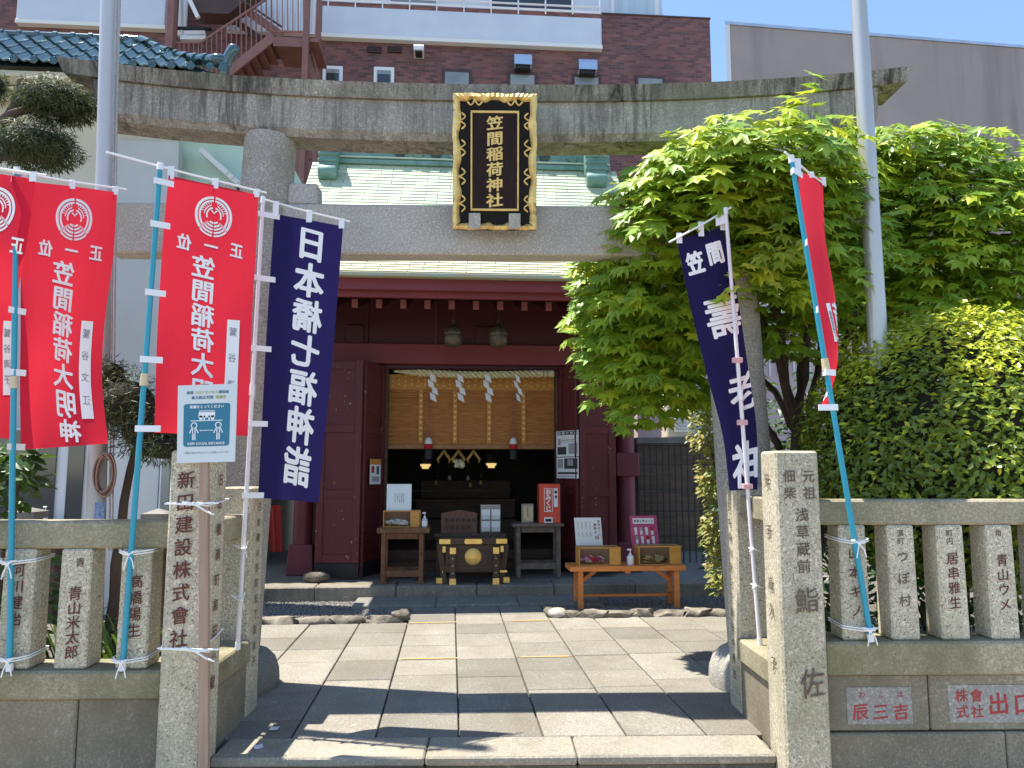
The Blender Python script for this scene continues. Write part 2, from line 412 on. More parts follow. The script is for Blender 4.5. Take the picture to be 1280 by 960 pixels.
m['copper_dark'] = mat('copper_dark', (.09, .19, .15), (.20, .33, .27), (4, 4, 4), .55, .1, lo=.3, hi=.7, bump=.2, bscale=15)
m['medal'] = mat('medal', (.03, .05, .045), rough=.5)
m['tile'] = mat('tile', (.03, .07, .08), (.06, .11, .12), 4, .14, .0, rnd=.15, spec=.8)
m['cream'] = mat('cream', (.62, .57, .45), (.55, .5, .4), 1.2, .9)
m['plaster'] = mat('plaster', (.66, .66, .64), (.6, .6, .58), 1.5, .85)
m['grey_wall'] = mat('grey_wall', (.5, .5, .48), (.45, .45, .43), 1.5, .85)
m['mint'] = mat('mint', (.52, .66, .54), (.47, .6, .5), 1.2, .8)
m['white_trim'] = mat('white_trim', (.76, .77, .77), rough=.6)
m['brick'] = brickm('brick', (.27, .115, .095), (.11, .058, .058), (.17, .115, .105), .27, .09)
m['balcony'] = mat('balcony', (.62, .66, .72), (.57, .61, .68), 1.3, .7)
m['balcony_trim'] = mat('balcony_trim', (.76, .76, .7), rough=.7)
m['steel'] = mat('steel', (.24, .11, .085), (.19, .085, .068), 3, .55)
m['steel_dark'] = mat('steel_dark', (.08, .04, .032), (.06, .03, .026), 3, .6)
m['siding'] = mat('siding', (.7, .71, .72), rough=.6)
m['window_dark'] = mat('window_dark', (.03, .035, .04), rough=.08, spec=.8)
m['window_lite'] = mat('window_lite', (.28, .3, .28), (.2, .22, .22), 2, .12, spec=.8)
m['curtain'] = mat('curtain', (.5, .6, .68), (.42, .52, .6), (6, 6, .3), .7)
m['mauve'] = NT('mauve')
_t = m['mauve']; _c = _t.mix(_t.ramp(_t.noise(.6, 5), .3, .7), (.41, .335, .30), (.35, .285, .26))
_c = _t.mix(_t.mul(_t.ramp(_t.noise((2.2, 2.2, .12), 4), .52, .68), .35), _c, (.15, .12, .12)); _t.bump(_t.noise(25, 4), .25, .02); m['mauve'] = _t.fin(_c, .9, 0, .2)
m['pink_wall'] = mat('pink_wall', (.55, .43, .43), (.5, .38, .39), 2, .85)
m['bark'] = mat('bark', (.13, .085, .06), (.06, .04, .03), (9, 9, 3), .9, bump=.6, bscale=18, bd=.02)
m['bark_dark'] = mat('bark_dark', (.1, .065, .045), (.05, .033, .025), (9, 9, 3), .9, bump=.6, bscale=18, bd=.02)
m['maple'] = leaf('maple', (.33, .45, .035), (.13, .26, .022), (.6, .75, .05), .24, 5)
m['maple_sunlit'] = leaf('maple_sunlit', (.55, .60, .045), (.4, .5, .035), (.85, .88, .07), .3, 5)  # paler copy of the maple leaf, sunlight put into the colour
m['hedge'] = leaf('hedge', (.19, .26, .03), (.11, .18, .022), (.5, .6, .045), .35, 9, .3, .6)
m['hedge_young_lit'] = leaf('hedge_young_lit', (.56, .60, .045), (.42, .48, .035), (.8, .82, .06), .3, 9, .35)  # new growth, with the sunlight on the hedge top also put into the colour
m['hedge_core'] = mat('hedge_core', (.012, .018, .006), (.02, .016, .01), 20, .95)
m['podo'] = leaf('podo', (.085, .105, .04), (.05, .07, .028), (.16, .2, .05), .2, 9, .55, .3)
m['strap'] = leaf('strap', (.05, .11, .02), (.03, .07, .015), (.15, .25, .03), .3, 5)
m['broad'] = leaf('broad', (.045, .1, .02), (.025, .06, .012), (.15, .26, .03), .3, 5)
m['nandina'] = leaf('nandina', (.16, .22, .03), (.42, .33, .10), (.4, .45, .08), .3, 13)
m['hose'] = mat('hose', (.33, .22, .17), (.26, .17, .13), 30, .5)
m['iron'] = mat('iron', (.03, .027, .025), rough=.5)
m['skin_red'] = mat('skin_red', (.35, .03, .02), rough=.8)
m['lamp_glow'] = emitm('lamp_glow', (.9, .62, .25), .45)
m['bloom'] = mat('bloom', (.9, .88, .66), (.7, .66, .42), 30, .7)
def stripes(name, a, b, sz):
    t = NT(name); c = t.mix(t.ramp(t.noise((6, 6, sz), 2, .5), .42, .58), a, b); c = t.mix(t.mul(t.ramp(t.noise((1.5, 1.5, 14), 4), .5, .75), .4), c, tuple(q*.7 for q in a))
    t.bump(t.noise((2, 2, sz), 2), .4, .004); return t.fin(c, .65, 0, .3)
m['blind'] = stripes('blind', (.50, .21, .06), (.33, .13, .035), 170)
m['brocade'] = mat('brocade', (.66, .31, .06), (.45, .18, .03), 60, .55)
# ------------------------------------------------------------------ ground, street, court
struct(MB().box(-300, 300, -300, 300, -.6, -.2).build('ground', m['soil']))
struct(MB().box(-60, 60, -3.2, 4.27, -.19, -.14).build('pavement', m['kerb']))
struct(MB().box(-60, 60, -40, -3.2, -.19, -.17).build('road', m['asphalt']))
struct(MB().box(-14, 14, 4.45, 30, -.19, -.03).build('garden_ground', m['soil']))
court = thing('court_paving', 'pale granite flagstones of the forecourt', 'paving', (0, 6, -.03)); court['kind'] = 'structure'
del court['category']; del court['label']
def slab(poly, z0, z1, mt, name='flagstone', parent=court, frame=ROT, inset=.0055):
    cx = sum(p[0] for p in poly)/len(poly); cy = sum(p[1] for p in poly)/len(poly)
    def sh(p, d):
        v = Vector((cx-p[0], cy-p[1])); return (p[0]+d*(1 if v.x > 0 else -1), p[1]+d*(1 if v.y > 0 else -1))
    lo = [sh(p, inset) for p in poly]; hi = [sh(p, inset+.005) for p in poly]; n = len(poly)
    P = [V(x, y, z0) for x, y in lo]+[V(x, y, z1-.005) for x, y in lo]+[V(x, y, z1) for x, y in hi]
    fs = [tuple(range(n))[::-1], tuple(range(2*n, 3*n))]
    for b in (0, n): fs += [(b+i, b+(i+1) % n, b+n+(i+1) % n, b+n+i) for i in range(n)]
    return MB().add(P, fs).build(name, mt, parent, frame)
J = [-2.9, -2.35, -1.86, -1.37, -.89, -.413, .061, .54, 1.015, 1.476, 1.96, 2.45, 2.95, 3.5]
PY = {2: [905, 880, 852, 829, 811, 796], 3: [896, 862, 826, 810, 795], 4: [888, 848, 824, 806, 790], 5: [892, 867, 843, 824, 806, 793, 779, 768.5],
      6: [886, 866, 845, 823, 807, 791, 779, 767.5], 7: [887, 862, 838, 821, 803, 790, 776, 767], 8: [884, 859, 838, 819, 801, 787], 9: [883, 850, 817, 799, 784]}
front = lambda u: (4.566-u*math.sin(SA))/math.cos(SA)
for k in range(len(J)-1):
    u0, u1 = J[k], J[k+1]; uc = (u0+u1)/2; mid = k in (5, 6, 7); end = 8.76 if mid else (7.93 if k < 5 else 8.06)
    if k in PY: vs_ = [onSZ(640+(uc-.3)*100, y).y for y in PY[k]]
    else:
        vs_ = []; q = 5.2+random.random()*.3
        while q < end-.3: vs_.append(q); q += .45+random.random()*.3
    start = 4.9 if abs(uc-.27) > 1.75 else None
    ed = [q for q in vs_ if q < end-.1 and (start is None or q > start+.1)]+[end]
    prev = None
    for q in ed:
        if prev is None:
            a, b = (start, start) if start else (front(u0), front(u1))
        else: a = b = prev
        poly = [(u0, a), (u1, b), (u1, q), (u0, q)]
        slab(poly, -.03, random.uniform(-.002, .003), m['pave_grey'] if (mid and q == end) else m['pave'])
        prev = q
# front step of long kerb stones
Xs = [-1.5, onZ(533, 938).x, onZ(719, 935).x, 1.5]
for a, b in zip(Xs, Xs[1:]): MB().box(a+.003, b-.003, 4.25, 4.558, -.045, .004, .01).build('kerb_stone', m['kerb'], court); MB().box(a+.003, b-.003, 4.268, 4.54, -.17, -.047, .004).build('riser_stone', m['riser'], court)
# orange tape on the joints
for (xa, xb, y) in ((501, 572, 824.5), (651, 712, 822), (512, 571, 779), (640, 690, 776.5)):
    a, b = onSZ(xa, y), onSZ(xb, y)
    tag(MB().box(a.x, b.x, a.y-.012, a.y+.012, .0035, .0055).build('floor_tape', mat('tape', (.72, .36, .05), (.45, .34, .2), 22, .7), frame=ROT),
        {501: 'orange waiting tape on the joint, left of the path, nearer the street', 651: 'orange waiting tape on the joint, right of the path, nearer the street',
         512: 'faded orange waiting tape near the hall, left of the path', 640: 'faded orange waiting tape near the hall, right of the path'}[xa], 'tape', 'orange tape strips on the flagstones')
for (x, y, lb) in ((323, 935, 'pale square paper scrap lying near the step edge'), (343, 912, 'curled pale scrap of paper on the shaded flagstones')):
    p = onZ(x, y); a = random.random()
    MBs = MB().grid(lambda u, v: (p.x+(u-.5)*.05*math.cos(a)-(v-.5)*.04*math.sin(a), p.y+(u-.5)*.05*math.sin(a)+(v-.5)*.06, .006+.012*(u-.5)**2), 3, 2)
    tag(MBs.build('paper_scrap', m['paper']), lb, 'paper')
# platform of the hall
plat = thing('hall_platform', 'low stone platform under the hall', 'platform', (0.2, 9.35, 0), ROT); plat['kind'] = 'structure'; del plat['label']; del plat['category']
MB().box(-4.4, 4.9, 9.76, 14.4, -.03, .147).build('platform_floor', m['pave_grey'], plat, ROT)
e = [SX(p, 9.35, 740) for p in (190, 292, 393, 495, 596, 693, 795, 900)]
for a, b in zip(e, e[1:]): MB().box(a+.003, b-.003, 9.35, 9.757, -.03, .15+random.uniform(-.002, .002), .012).build('edge_stone', m['platform'], plat, ROT)
e = [SX(p, 8.9, 750) for p in (441, 545, 648, 752)]
for a, b in zip(e, e[1:]): MB().box(a+.003, b-.003, 8.768, 9.346, -.03, .03, .008).build('apron_stone', m['pave_grey'], plat, ROT)
# gravel beds with rock edging
def pebbles(u0, u1, v0, v1, n, name):
    g = MB(); rnd = random.Random(5)
    for _ in range(n):
        x, y = rnd.uniform(u0, u1), rnd.uniform(v0, v1); s = rnd.uniform(.008, .019); z = -.024+rnd.random()*.014
        a = rnd.random()*3
        q = [(s, 0, 0), (0, s*.8, 0), (-s, 0, 0), (0, -s*.8, 0), (0, 0, s*.7)]
        g.add([(x+p[0]*math.cos(a)-p[1]*math.sin(a), y+p[0]*math.sin(a)+p[1]*math.cos(a), z+p[2]) for p in q], [(0, 1, 4), (1, 2, 4), (2, 3, 4), (3, 0, 4)])
    o = g.build('gravel', m['gravel'], frame=ROT, stuff=True); o['label'] = 'loose grey gravel in the bed beside the path'; o['category'] = 'gravel'
pebbles(-3.2, -.47, 7.98, 9.34, 9000, 'gravel'); pebbles(1.08, 3.6, 8.1, 9.34, 8500, 'gravel')
struct(MB().box(-3.2, -.47, 7.97, 9.345, -.028, -.018).build('gravel_bed', m['gravel'], frame=ROT)); struct(MB().box(1.08, 3.6, 8.1, 9.345, -.028, -.018).build('gravel_bed', m['gravel'], frame=ROT))
ed = thing('rock_edging', 'row of low natural rocks edging the left gravel bed', 'rocks', (-1.4, 8.0, 0), ROT, 'rock edgings of the gravel beds')
for i, (x, w_) in enumerate(((312, 40), (352, 40), (392, 46), (432, 42), (472, 40))):
    p = onSZ(x, 779); MB().rock((p.x, 8.0, .005), w_/960*8.1*.56, .075, .075, i, 2, .5).build('rock', m['rock'], ed, ROT, 50)
p = onSZ(505, 768); MB().rock((p.x-.02, 8.12, .03), .1, .08, .07, 9, 2).build('rock', m['rock'], ed, ROT, 50)
MB().rock((p.x, 8.4, .01), .07, .16, .06, 12, 2).build('rock', m['rock'], ed, ROT, 50)
ed = thing('rock_edging', 'row of flat natural rocks edging the right gravel bed below the bench', 'rocks', (2, 8.1, 0), ROT, 'rock edgings of the gravel beds')
for i, (x, w_) in enumerate(((712, 28), (740, 34), (775, 38), (808, 30), (840, 36), (872, 34), (903, 34))):
    p = onSZ(x, 772); MB().rock((p.x, 8.1+random.uniform(-.015, .02), .005), w_/960*8.2*.58, .08, .07+.02*(i % 2), i+20, 2, .5).build('rock', m['rock'], ed, ROT, 50)
p = onSZ(697, 770); MB().rock((p.x, 8.13, .03), .1, .1, .07, 31, 2, .15).build('rock', mat('pale_rock', (.45, .42, .36), (.34, .3, .25), 8, .85), ed, ROT, 50)
MB().rock((p.x-.06, 8.42, .01), .06, .2, .06, 33, 2).build('rock', m['rock'], ed, ROT, 50)
# ------------------------------------------------------------------ torii gate
TY, TX = 5.6, -.05
torii = thing('torii_gate', 'weathered granite shrine gate with upswept double lintel', 'torii gate', (TX, TY, 0))
for s in (-1, 1):
    MB().lathe([(.345, 0), (.35, .05), (.345, .12), (.32, .19), (.27, .24), (.2, .262)], (s*1.87, TY, 0), 28).build('base_stone', m['dark_rock' if s < 0 else 'granite'], torii, smooth=50)
    x0, x1 = s*1.87, s*1.705
    zs = [.25, .5, 1.0, 1.55, 1.56, 2.2, 2.9, 3.5, 3.99]
    path = [(x0+(x1-x0)*(z-.0)/4, TY, z) for z in zs]
    MB().tube(path, [.2, .2, .2, .199, .197, .196, .194, .192, .19], 32).build('column', m['granite'], torii, smooth=40)
# nuki
zb, zt = onY(600, 318, TY-.1).z, onY(600, 256, TY-.1).z
MB().box(TX-2.78, TX+2.78, TY-.10, TY+.10, zb, zt, .012).build('tie_beam', m['granite_clean'], torii)
for s in (-1, 1):                                  # wedges either side of each column
    for q in (-1, 1):
        xc = s*1.735+q*.30
        MB().frustum(xc-.115, xc+.115, TY-.085, TY+.085, zt+.001, zt+.165, .93, .012).build('wedge', m['granite_clean'], torii)
# shimaki and kasagi: swept along a curve that rises to both ends
HW = 3.32
zsh, zsh2, zk = onY(500, 165, TY-.17).z, onY(500, 125, TY-.19).z, onY(640, 103, TY-.24).z
lift = lambda x: .21*abs(x/HW)**2.4
def beam(prof, hw, endtilt, name, mt, nseg=26, parts=1):
    """prof: list of (y, z); swept in x with the upward sweep; the ends are cut on a slant"""
    for q in range(parts):
        a, b = -1+2*q/parts, -1+2*(q+1)/parts
        g = MB(); n = len(prof); ns = nseg//parts; zmin = min(p[1] for p in prof)
        for i in range(ns+1):
            t = a+(b-a)*i/ns
            for (y, z) in prof:
                k = hw+endtilt*(z-zmin)
                x = t*k-(0.0015*(1 if i == ns and q < parts-1 else 0))
                g.v.append(V(TX+x, TY+y, z+lift(t*hw)))
        for i in range(ns):
            for j in range(n): g.f.append((i*n+j, i*n+(j+1) % n, (i+1)*n+(j+1) % n, (i+1)*n+j))
        g.f.append(tuple(range(n))); g.f.append(tuple(ns*n+j for j in range(n))[::-1])
        g.build(name, mt, torii, smooth=30)
bz = onY(500, 190, TY-.1).z
prof_s = [(-.175, zsh), (-.175, zsh2), (.175, zsh2), (.175, zsh), (.15, zsh-.03), (.06, bz+.05), (-.06, bz+.05), (-.15, zsh-.03)]
beam([(-.16, zsh+.0), (-.165, zsh2+.002), (.165, zsh2+.002), (.16, zsh), (.12, zsh-.05), (-.12, zsh-.05)], 2.90, .08, 'lower_lintel', m['granite_beam'])
zk0 = zsh2+.004
beam([(-.19, zk0), (-.21, zk), (0, zk+.06), (.21, zk), (.19, zk0)], 3.13, .45, 'upper_lintel', m['granite_cap'], 32, 2)
MB().box(TX-.11, TX+.11, TY-.08, TY+.08, zt, zsh-.05, .01).build('strut', m['granite_clean'], torii)

# plaque
a, b = onY(566, 117.5, 5.24), onY(669, 287, 5.38)
pc = onY(618.5, 203, 5.31)
ptx = thing('name_plaque', 'black lacquer name plaque with gold scalloped frame and gold writing', 'plaque', (pc.x, 5.45, a.z-1.0))
PH = math.hypot(a.z-b.z, b.y-a.y); Wp = (onY(671, 150, 5.26)-onY(567, 150, 5.26)).x
upv = V(0, a.y-b.y, a.z-b.z).normalized(); rt = V(1, 0, 0); nv = rt.cross(upv) # toward camera
if nv.y > 0: nv = -nv
def pl(x, y, d): return pc+rt*(x*Wp)+upv*(y*PH)+nv*d          # x, y in -.5..5 of the plaque
def taper(x, y): return x*(1-.02*(-y))
def pbox(mb, x0, x1, y0, y1, d0, d1, c=.003):
    cc = pl((x0+x1)/2, (y0+y1)/2, (d0+d1)/2); return mb.obox(cc, rt*(abs(x1-x0)/2*Wp), upv*(abs(y1-y0)/2*PH), nv*(abs(d1-d0)/2), c)
pbox(MB(), -.46, .46, -.475, .475, -.02, .012).build('panel', m['black_lacquer'], ptx)
pbox(MB(), -.275, .275, -.35, .36, .0125, .02).build('centre_panel', m['plaque'], ptx)
g = MB()
for (x0, x1, y0, y1) in ((-.29, -.27, -.365, .375), (.27, .29, -.365, .375), (-.27, .27, .358, .375), (-.27, .27, -.365, -.348)): pbox(g, x0, x1, y0, y1, .0125, .027, .002)
g.build('gold_border', m['gold_paint'], ptx)
# scalloped carved frame: wavy inner and outer edge, sloping inward
wob = lambda t, s: .016*math.sin(t*2*math.pi*3.2+s)+.004*math.sin(t*47+s*3)
def rim(p0, p1, inward, sd, lo, hi, n=56):
    L_ = math.dist(p0, p1); g = MB(); rnd = random.Random(sd)
    for i in range(n+1):
        t = i/n; x = p0[0]+(p1[0]-p0[0])*t; y = p0[1]+(p1[1]-p0[1])*t
        edge = min(1, 8*t, 8*(1-t)); wv = wob(t, sd)*edge; rag = rnd.uniform(-.003, .003)
        ridge = .004*math.sin(t*n*1.9)
        for d, h in ((lo+wv*.3+rag, .004), (lo+wv*.3+.004+rag, .028+ridge), ((lo+hi)/2, .04+ridge), (hi+wv-.012, .024), (hi+wv, .006)):
            dx, dy = inward[0]*d*(1 if inward[0] else 0), inward[1]*d
            mit = d
            xx = x+dx; yy = y+dy
            if inward[0] == 0: xx = x*(1-2*mit*(1 if True else 0)) if abs(p0[0]) else x
            if inward[1] == 0: yy = y*(1-2*mit*.62)
            g.v.append(pl(xx, yy, h))
    for i in range(n):
        for j in range(4): a_ = i*5+j; g.f.append((a_, a_+1, a_+6, a_+5))
    return g
fr = MB()
rim((-.5, .5), (.5, .5), (0, -.62), 1, -.005, .088).build('frame_rail', m['gold_leaf'], ptx, smooth=50)
rim((.5, -.5), (-.5, -.5), (0, .62), 2, -.005, .07).build('frame_rail', m['gold_leaf'], ptx, smooth=50)
rim((-.5, -.5), (-.5, .5), (1, 0), 3, -.005, .088).build('frame_rail', m['gold_leaf'], ptx, smooth=50)
rim((.5, .5), (.5, -.5), (-1, 0), 4, -.005, .088).build('frame_rail', m['gold_leaf'], ptx, smooth=50)
pbox(MB(), -.505, .505, -.502, .502, -.03, -.004).build('backing', m['plaque'], ptx)
def curl(x, y, dx, dy):
    g = MB(); px, py = -dy, dx
    for s in (-1, 1):
        pts = []
        for i in range(9):
            t = i/8; a_ = -.03+.085*math.sin(min(1, t*1.5)*math.pi/2)-.045*max(0, t-.66)/.34; bq = s*.062*t**1.3
            pts.append(pl(x+dx*a_+px*bq*1.5, y+dy*a_*.62+py*bq, .018))
        g.tube(pts, [.006, .007, .007, .006, .006, .006, .007, .008, .004], 6)
    return g
for s in (-1, 1):
    for y in (.3, .1, -.11, -.31): curl(s*.41, y, -s, 0).build('curl', m['gold_paint'], ptx, smooth=60)
    curl(s*.24, .45, 0, -1).build('curl', m['gold_paint'], ptx, smooth=60)
    pbox(MB(), s*.24-.07, s*.24+.07, -.5, -.385, .03, .045).build('support_clamp', m['white_trim'] if False else m['granite_clean'], ptx)
g = MB()
for i, c in enumerate('笠間稲荷神社'): put(g, c, 0, .285-i*.114, .205, .106, lambda x, y, o: pl(x, y, .0205+o), .03, .14)
g.build('lettering', m['gold_paint'], ptx)
MB().cyl(pl(-.2, .52, -.03), V(pc.x-.1, 5.5, zk-.1), .008, n=6).build('hanger', m['iron'], ptx); MB().cyl(pl(.2, .52, -.03), V(pc.x+.1, 5.5, zk-.1), .008, n=6).build('hanger', m['iron'], ptx)

# ------------------------------------------------------------------ stone fences
def post_text(parent, mt, items):
    g = MB()
    for it in items: it(g)
    return g.build('lettering', mt, parent)
def face_front(x, z, y): return lambda a, b, o: V(x+a, y-o, z+b)
def face_side(x, z, y, s): return lambda a, b, o: V(x+o*s, y+a*s, z+b)      # inner face, s = outward x direction
FY = 4.16          # front of the fence ledge
def fence(side):
    s = side; left = s < 0
    lab = 'granite fence left of the gate, with engraved posts and mossy ledge' if left else 'granite fence right of the gate, with engraved posts and red lettered blocks'
    f = thing('stone_fence', lab, 'stone fence', (s*2.6, 4.35, -.14), group='stone fences flanking the gate')
    zl0, zl1, zr0, zr1 = (.328, .471, 1.091, 1.236) if left else (.427, .599, 1.209, 1.345)
    # pillar
    px0, px1 = (-1.725, -1.5) if left else (1.5, 1.74); ztop = 1.61
    pil = MB().frustum(px0, px1, 4.12, 4.36, -.16, ztop, .97, .012).build('pillar', m['granite_post'], f)
    X0, X1 = (-3.5, px0-.002) if left else (px1+.002, 3.5)
    MB().box(X0, X1, 4.2, 4.37, zr0, zr1, .012).build('rail', m['granite_ledge'], f)
    MB().box(X0, X1, FY, 4.44, zl0, zl1, .012).build('ledge', m['granite_ledge'], f)
    # uprights
    xs = [(-2.60, -2.438), (-2.303, -2.142), (-1.985, -1.828)] if left else [(1.864, 2.01), (2.13, 2.276), (2.401, 2.548), (2.673, 2.82), (2.945, 3.09)]
    ups = []
    for a, b in xs:
        ups.append(MB().frustum(a-.004, b+.004, 4.195, 4.355, zl1+.001, zr0-.001, .95, .009).build('upright', m['granite_post'], f))
    # blocks
    if left:
        bx = [X0, onY(95, 920, 4.2).x, px0-.002]
        for a, b in zip(bx, bx[1:]): MB().box(a+.003, b-.003, 4.2, 4.42, -.06, zl0-.003, .008).build('block', m['block'], f)
        MB().box(X0, px0-.002, 4.185, 4.42, -.2, -.066, .008).build('plinth_course', m['block'], f)
    else:
        bx = [px1+.002, onY(1162, 880, 4.2).x, X1]
        for a, b in zip(bx, bx[1:]): MB().box(a+.003, b-.003, 4.2, 4.42, .135, zl0-.003, .008).build('block', m['block'], f)
        bx = [px1+.002, onY(1257, 940, 4.2).x, X1]
        for a, b in zip(bx, bx[1:]): MB().box(a+.003, b-.003, 4.185, 4.42, -.2, .129, .008).build('block', m['block'], f)
    # return towards the gate
    ry0, ry1 = 4.93, 5.17; rx = s*1.53
    rp = MB().frustum(min(rx, rx+s*.2), max(rx, rx+s*.2), ry0, ry1, -.03, 1.40, .97, .01).build('pillar', m['granite_post'], f)
    ix0, ix1 = sorted((s*1.56, s*1.72))
    MB().box(ix0, ix1, 4.362, ry0-.002, (zr0+zr1)/2-.07, (zr0+zr1)/2+.07, .01).build('rail', m['granite_ledge'], f)
    ix0, ix1 = sorted((s*1.51, s*1.74))
    MB().box(ix0, ix1, 4.362, ry0-.002, .33, .465, .01).build('ledge', m['granite_ledge'], f)
    ix0, ix1 = sorted((s*1.53, s*1.73))
    MB().box(ix0, ix1, 4.362, ry0-.002, -.03, .327, .008).build('block', m['block'], f)
    return f, pil, rp, ups
fl, pilL, rpL, upL = fence(-1); fr_, pilR, rpR, upR = fence(1)
def chars(parent, mt, text, size, fn, step, bold, slant, eps):
    for i, c in enumerate(text):
        if c in ' \u3000': continue
        g = MB(); put(g, c, 0, -i*size*step, size, size, fn, bold, slant, eps=eps); g.build('character', mt, parent)
def on_post(parent, text, xc, z, size, y, mt, step=1.05, bold=.02):
    chars(parent, mt, text, size, lambda a, b, o: V(xc+a, y-o, z+b), step, bold*.45, .12, .0025)
zof = lambda py: onY(640, py, 4.12).z
on_post(pilL, '新田建設株式會社', -1.632, zof(600), .095, 4.117, m['red_ink'], 1.22, .03)
chars(pilL, m['red_ink'], '日本橋濱町高田小蔵', .07, lambda a, b, o: V(-1.5+.002+o, 4.24+a, zof(600)+b), 1.9, .012, .05, .006)
for i, (c, sz) in enumerate(zip('浅草蔵前', (.075,)*4)): g = MB(); put(g, c, 0, -.03-.155-i*.09, sz, sz, lambda a, b, o: V(1.635+a, 4.122-o, zof(600)+b), .012, .06, eps=.0035); g.build('character', m['carve'], pilR)
g = MB(); put(g, '鮨', .0, -.63, .13, .14, lambda a, b, o: V(1.64+a, 4.117-o, zof(600)+b), .004, .12, eps=.0035); g.build('character', m['carve'], pilR)
g = MB(); put(g, '佐', .0, -1.05, .13, .16, lambda a, b, o: V(1.65+a, 4.117-o, zof(600)+b), .004, .12, eps=.0035); g.build('character', m['carve'], pilR)
for i, c in enumerate('元祖'): g = MB(); put(g, c, .05, .02-i*.09, .07, .07, lambda a, b, o: V(1.63+a, 4.123-o, zof(600)+b), .012, .06, eps=.0035); g.build('character', m['carve'], pilR)
for i, c in enumerate('佃柴'): g = MB(); put(g, c, -.055, .02-i*.09, .07, .07, lambda a, b, o: V(1.63+a, 4.123-o, zof(600)+b), .012, .06, eps=.0035); g.build('character', m['carve'], pilR)

for s, par, txt in ((-1, rpL, '日本橋人形町五丁目金子'), (1, rpR, '日本橋浜町二丁目田中秀吉')):
    chars(par, m['carve'], txt, .06, lambda a, b, o: V(s*1.53-s*o, 5.05+a*-s, 1.27+b), 1.6, .012, .05, .006)
chars(pilR, m['carve'], '安　可　高久　子', .08, lambda a, b, o: V(1.5-o, 4.24-a, zof(600)+b), 1.75, .012, .05, .006)
for i, (t, z0) in enumerate((('河川健治', .98), ('青山米太郎', .86), ('高橋陽生', .92))):
    x = (-2.52, -2.215, -1.90)[i]; on_post(upL[i], t, x, z0, .075, 4.195, m['red_ink'], 1.12 if i != 1 else 1.0, .02)
on_post(upL[1], '青', -2.20, 1.02, .05, 4.197, m['carve'])
for i, (t, z0, st) in enumerate((('山本キノ', 1.06, 1.5), ('つぼ村', 1.04, 1.7), ('居串雅生', 1.03, 1.15), ('青山ウメ', 1.02, 1.15), ('小川', 1.02, 1.2))):
    x = (1.94, 2.205, 2.478, 2.75, 3.02)[i]; on_post(upR[i], t, x, z0, .068, 4.197, m['carve'] if i == 1 else m['red_ink'], st, .02)
for i, t in enumerate((None, '濱町', '町内', '角')):
    if t: on_post(upR[i], t, (0, 2.2, 2.47, 2.74)[i], 1.165, .04, 4.2, m['carve'])
# lettered panels cut into the right blocks
for k, (xa, xb, ya, yb) in enumerate(((1057, 1141, 859, 905), (1184, 1296, 856, 903))):
    a, b = onY(xa, ya, 4.2), onY(xb, yb, 4.2)
    pn = MB().box(a.x, b.x, 4.1955, 4.203, b.z, a.z, .003).build('lettered_panel', granite('panel_stone', (.33, .31, .28), (.15, .14, .12), speck=.35), fr_)
    g = MB(); fn = lambda x, z, o: V(x, 4.1955-o, z); W_, H_ = b.x-a.x, a.z-b.z
    if k == 0:
        for i, c in enumerate('辰三吉'): g = MB(); put(g, c, a.x+W_*(.2+i*.31), a.z-H_*.66, .088, .088, fn, .018, .1); g.build('character', m['red_ink2'], fr_)
        for i, c in enumerate('わこは'): g = MB(); put(g, c, a.x+W_*(.24+i*.29), a.z-H_*.2, .035, .035, fn, .012, .05); g.build('character', m['red_ink2'], fr_)
    else:
        for i, c in enumerate('株會式社'): g = MB(); put(g, c, a.x+W_*(.15+.17*(i % 2)), a.z-H_*(.28+.42*(i//2)), .07, .07, fn, .014, .1); g.build('character', m['red_ink2'], fr_)
        for i, c in enumerate('出口'): g = MB(); put(g, c, a.x+W_*(.57+.29*i), a.z-H_*.5, .12, .12, fn, .02, .1); g.build('character', m['red_ink2'], fr_)
# ------------------------------------------------------------------ shrine hall
hall = thing('shrine_hall', 'dark red shrine hall with green copper shingle roof', 'shrine', (.2, 10.5, .147), ROT)
def hb(name, mt, u0, u1, v0, v1, z0, z1, c=.006, parent=hall): return MB().box(u0, u1, v0, v1, z0, z1, c).build(name, mt, parent, ROT)
CL, CR, WV = -1.95, 2.41, 10.55                    # column axes, wall plane
UL, UR = SX(484, WV), SX(694, WV)                  # opening
zlin0, zlin1 = SZ(456, WV-.1), SZ(431, WV-.1)
PZ = .147
for u in (CL, CR):
    MB().lathe([(.13, .5), (.13, 1.2), (.128, 2.2), (.125, 3.6)], (u, WV, 0), 24).build('column', m['bengara_col'], hall, ROT, 40)
    MB().frustum(u-.175, u+.175, WV-.175, WV+.175, PZ, .54, .88, .012).build('plinth', m['bengara_col'], hall, ROT)
for u in (CL, CR): hb('column_bracket', m['bengara_col'], u-.16, u+.16, WV-.16, WV+.16, 1.43, 1.75, .01) if u > 0 else None
hb('lintel', m['bengara'], CL-.1, CR+.1, WV-.13, WV+.1, zlin0, zlin1, .01)
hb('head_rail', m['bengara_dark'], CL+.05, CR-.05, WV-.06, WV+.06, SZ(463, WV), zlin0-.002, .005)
ztr = SZ(386, WV)
e = [CL-.1+(CR-CL+.2)*i/5 for i in range(6)]
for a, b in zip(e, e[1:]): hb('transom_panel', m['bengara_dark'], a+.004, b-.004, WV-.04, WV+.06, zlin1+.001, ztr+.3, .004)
for u in (SX(605, WV), SX(440, WV), SX(745, WV)): hb('strut', m['bengara_dark'], u-.12, u+.12, WV-.09, WV-.042, zlin1+.001, SZ(408, WV-.09), .01)
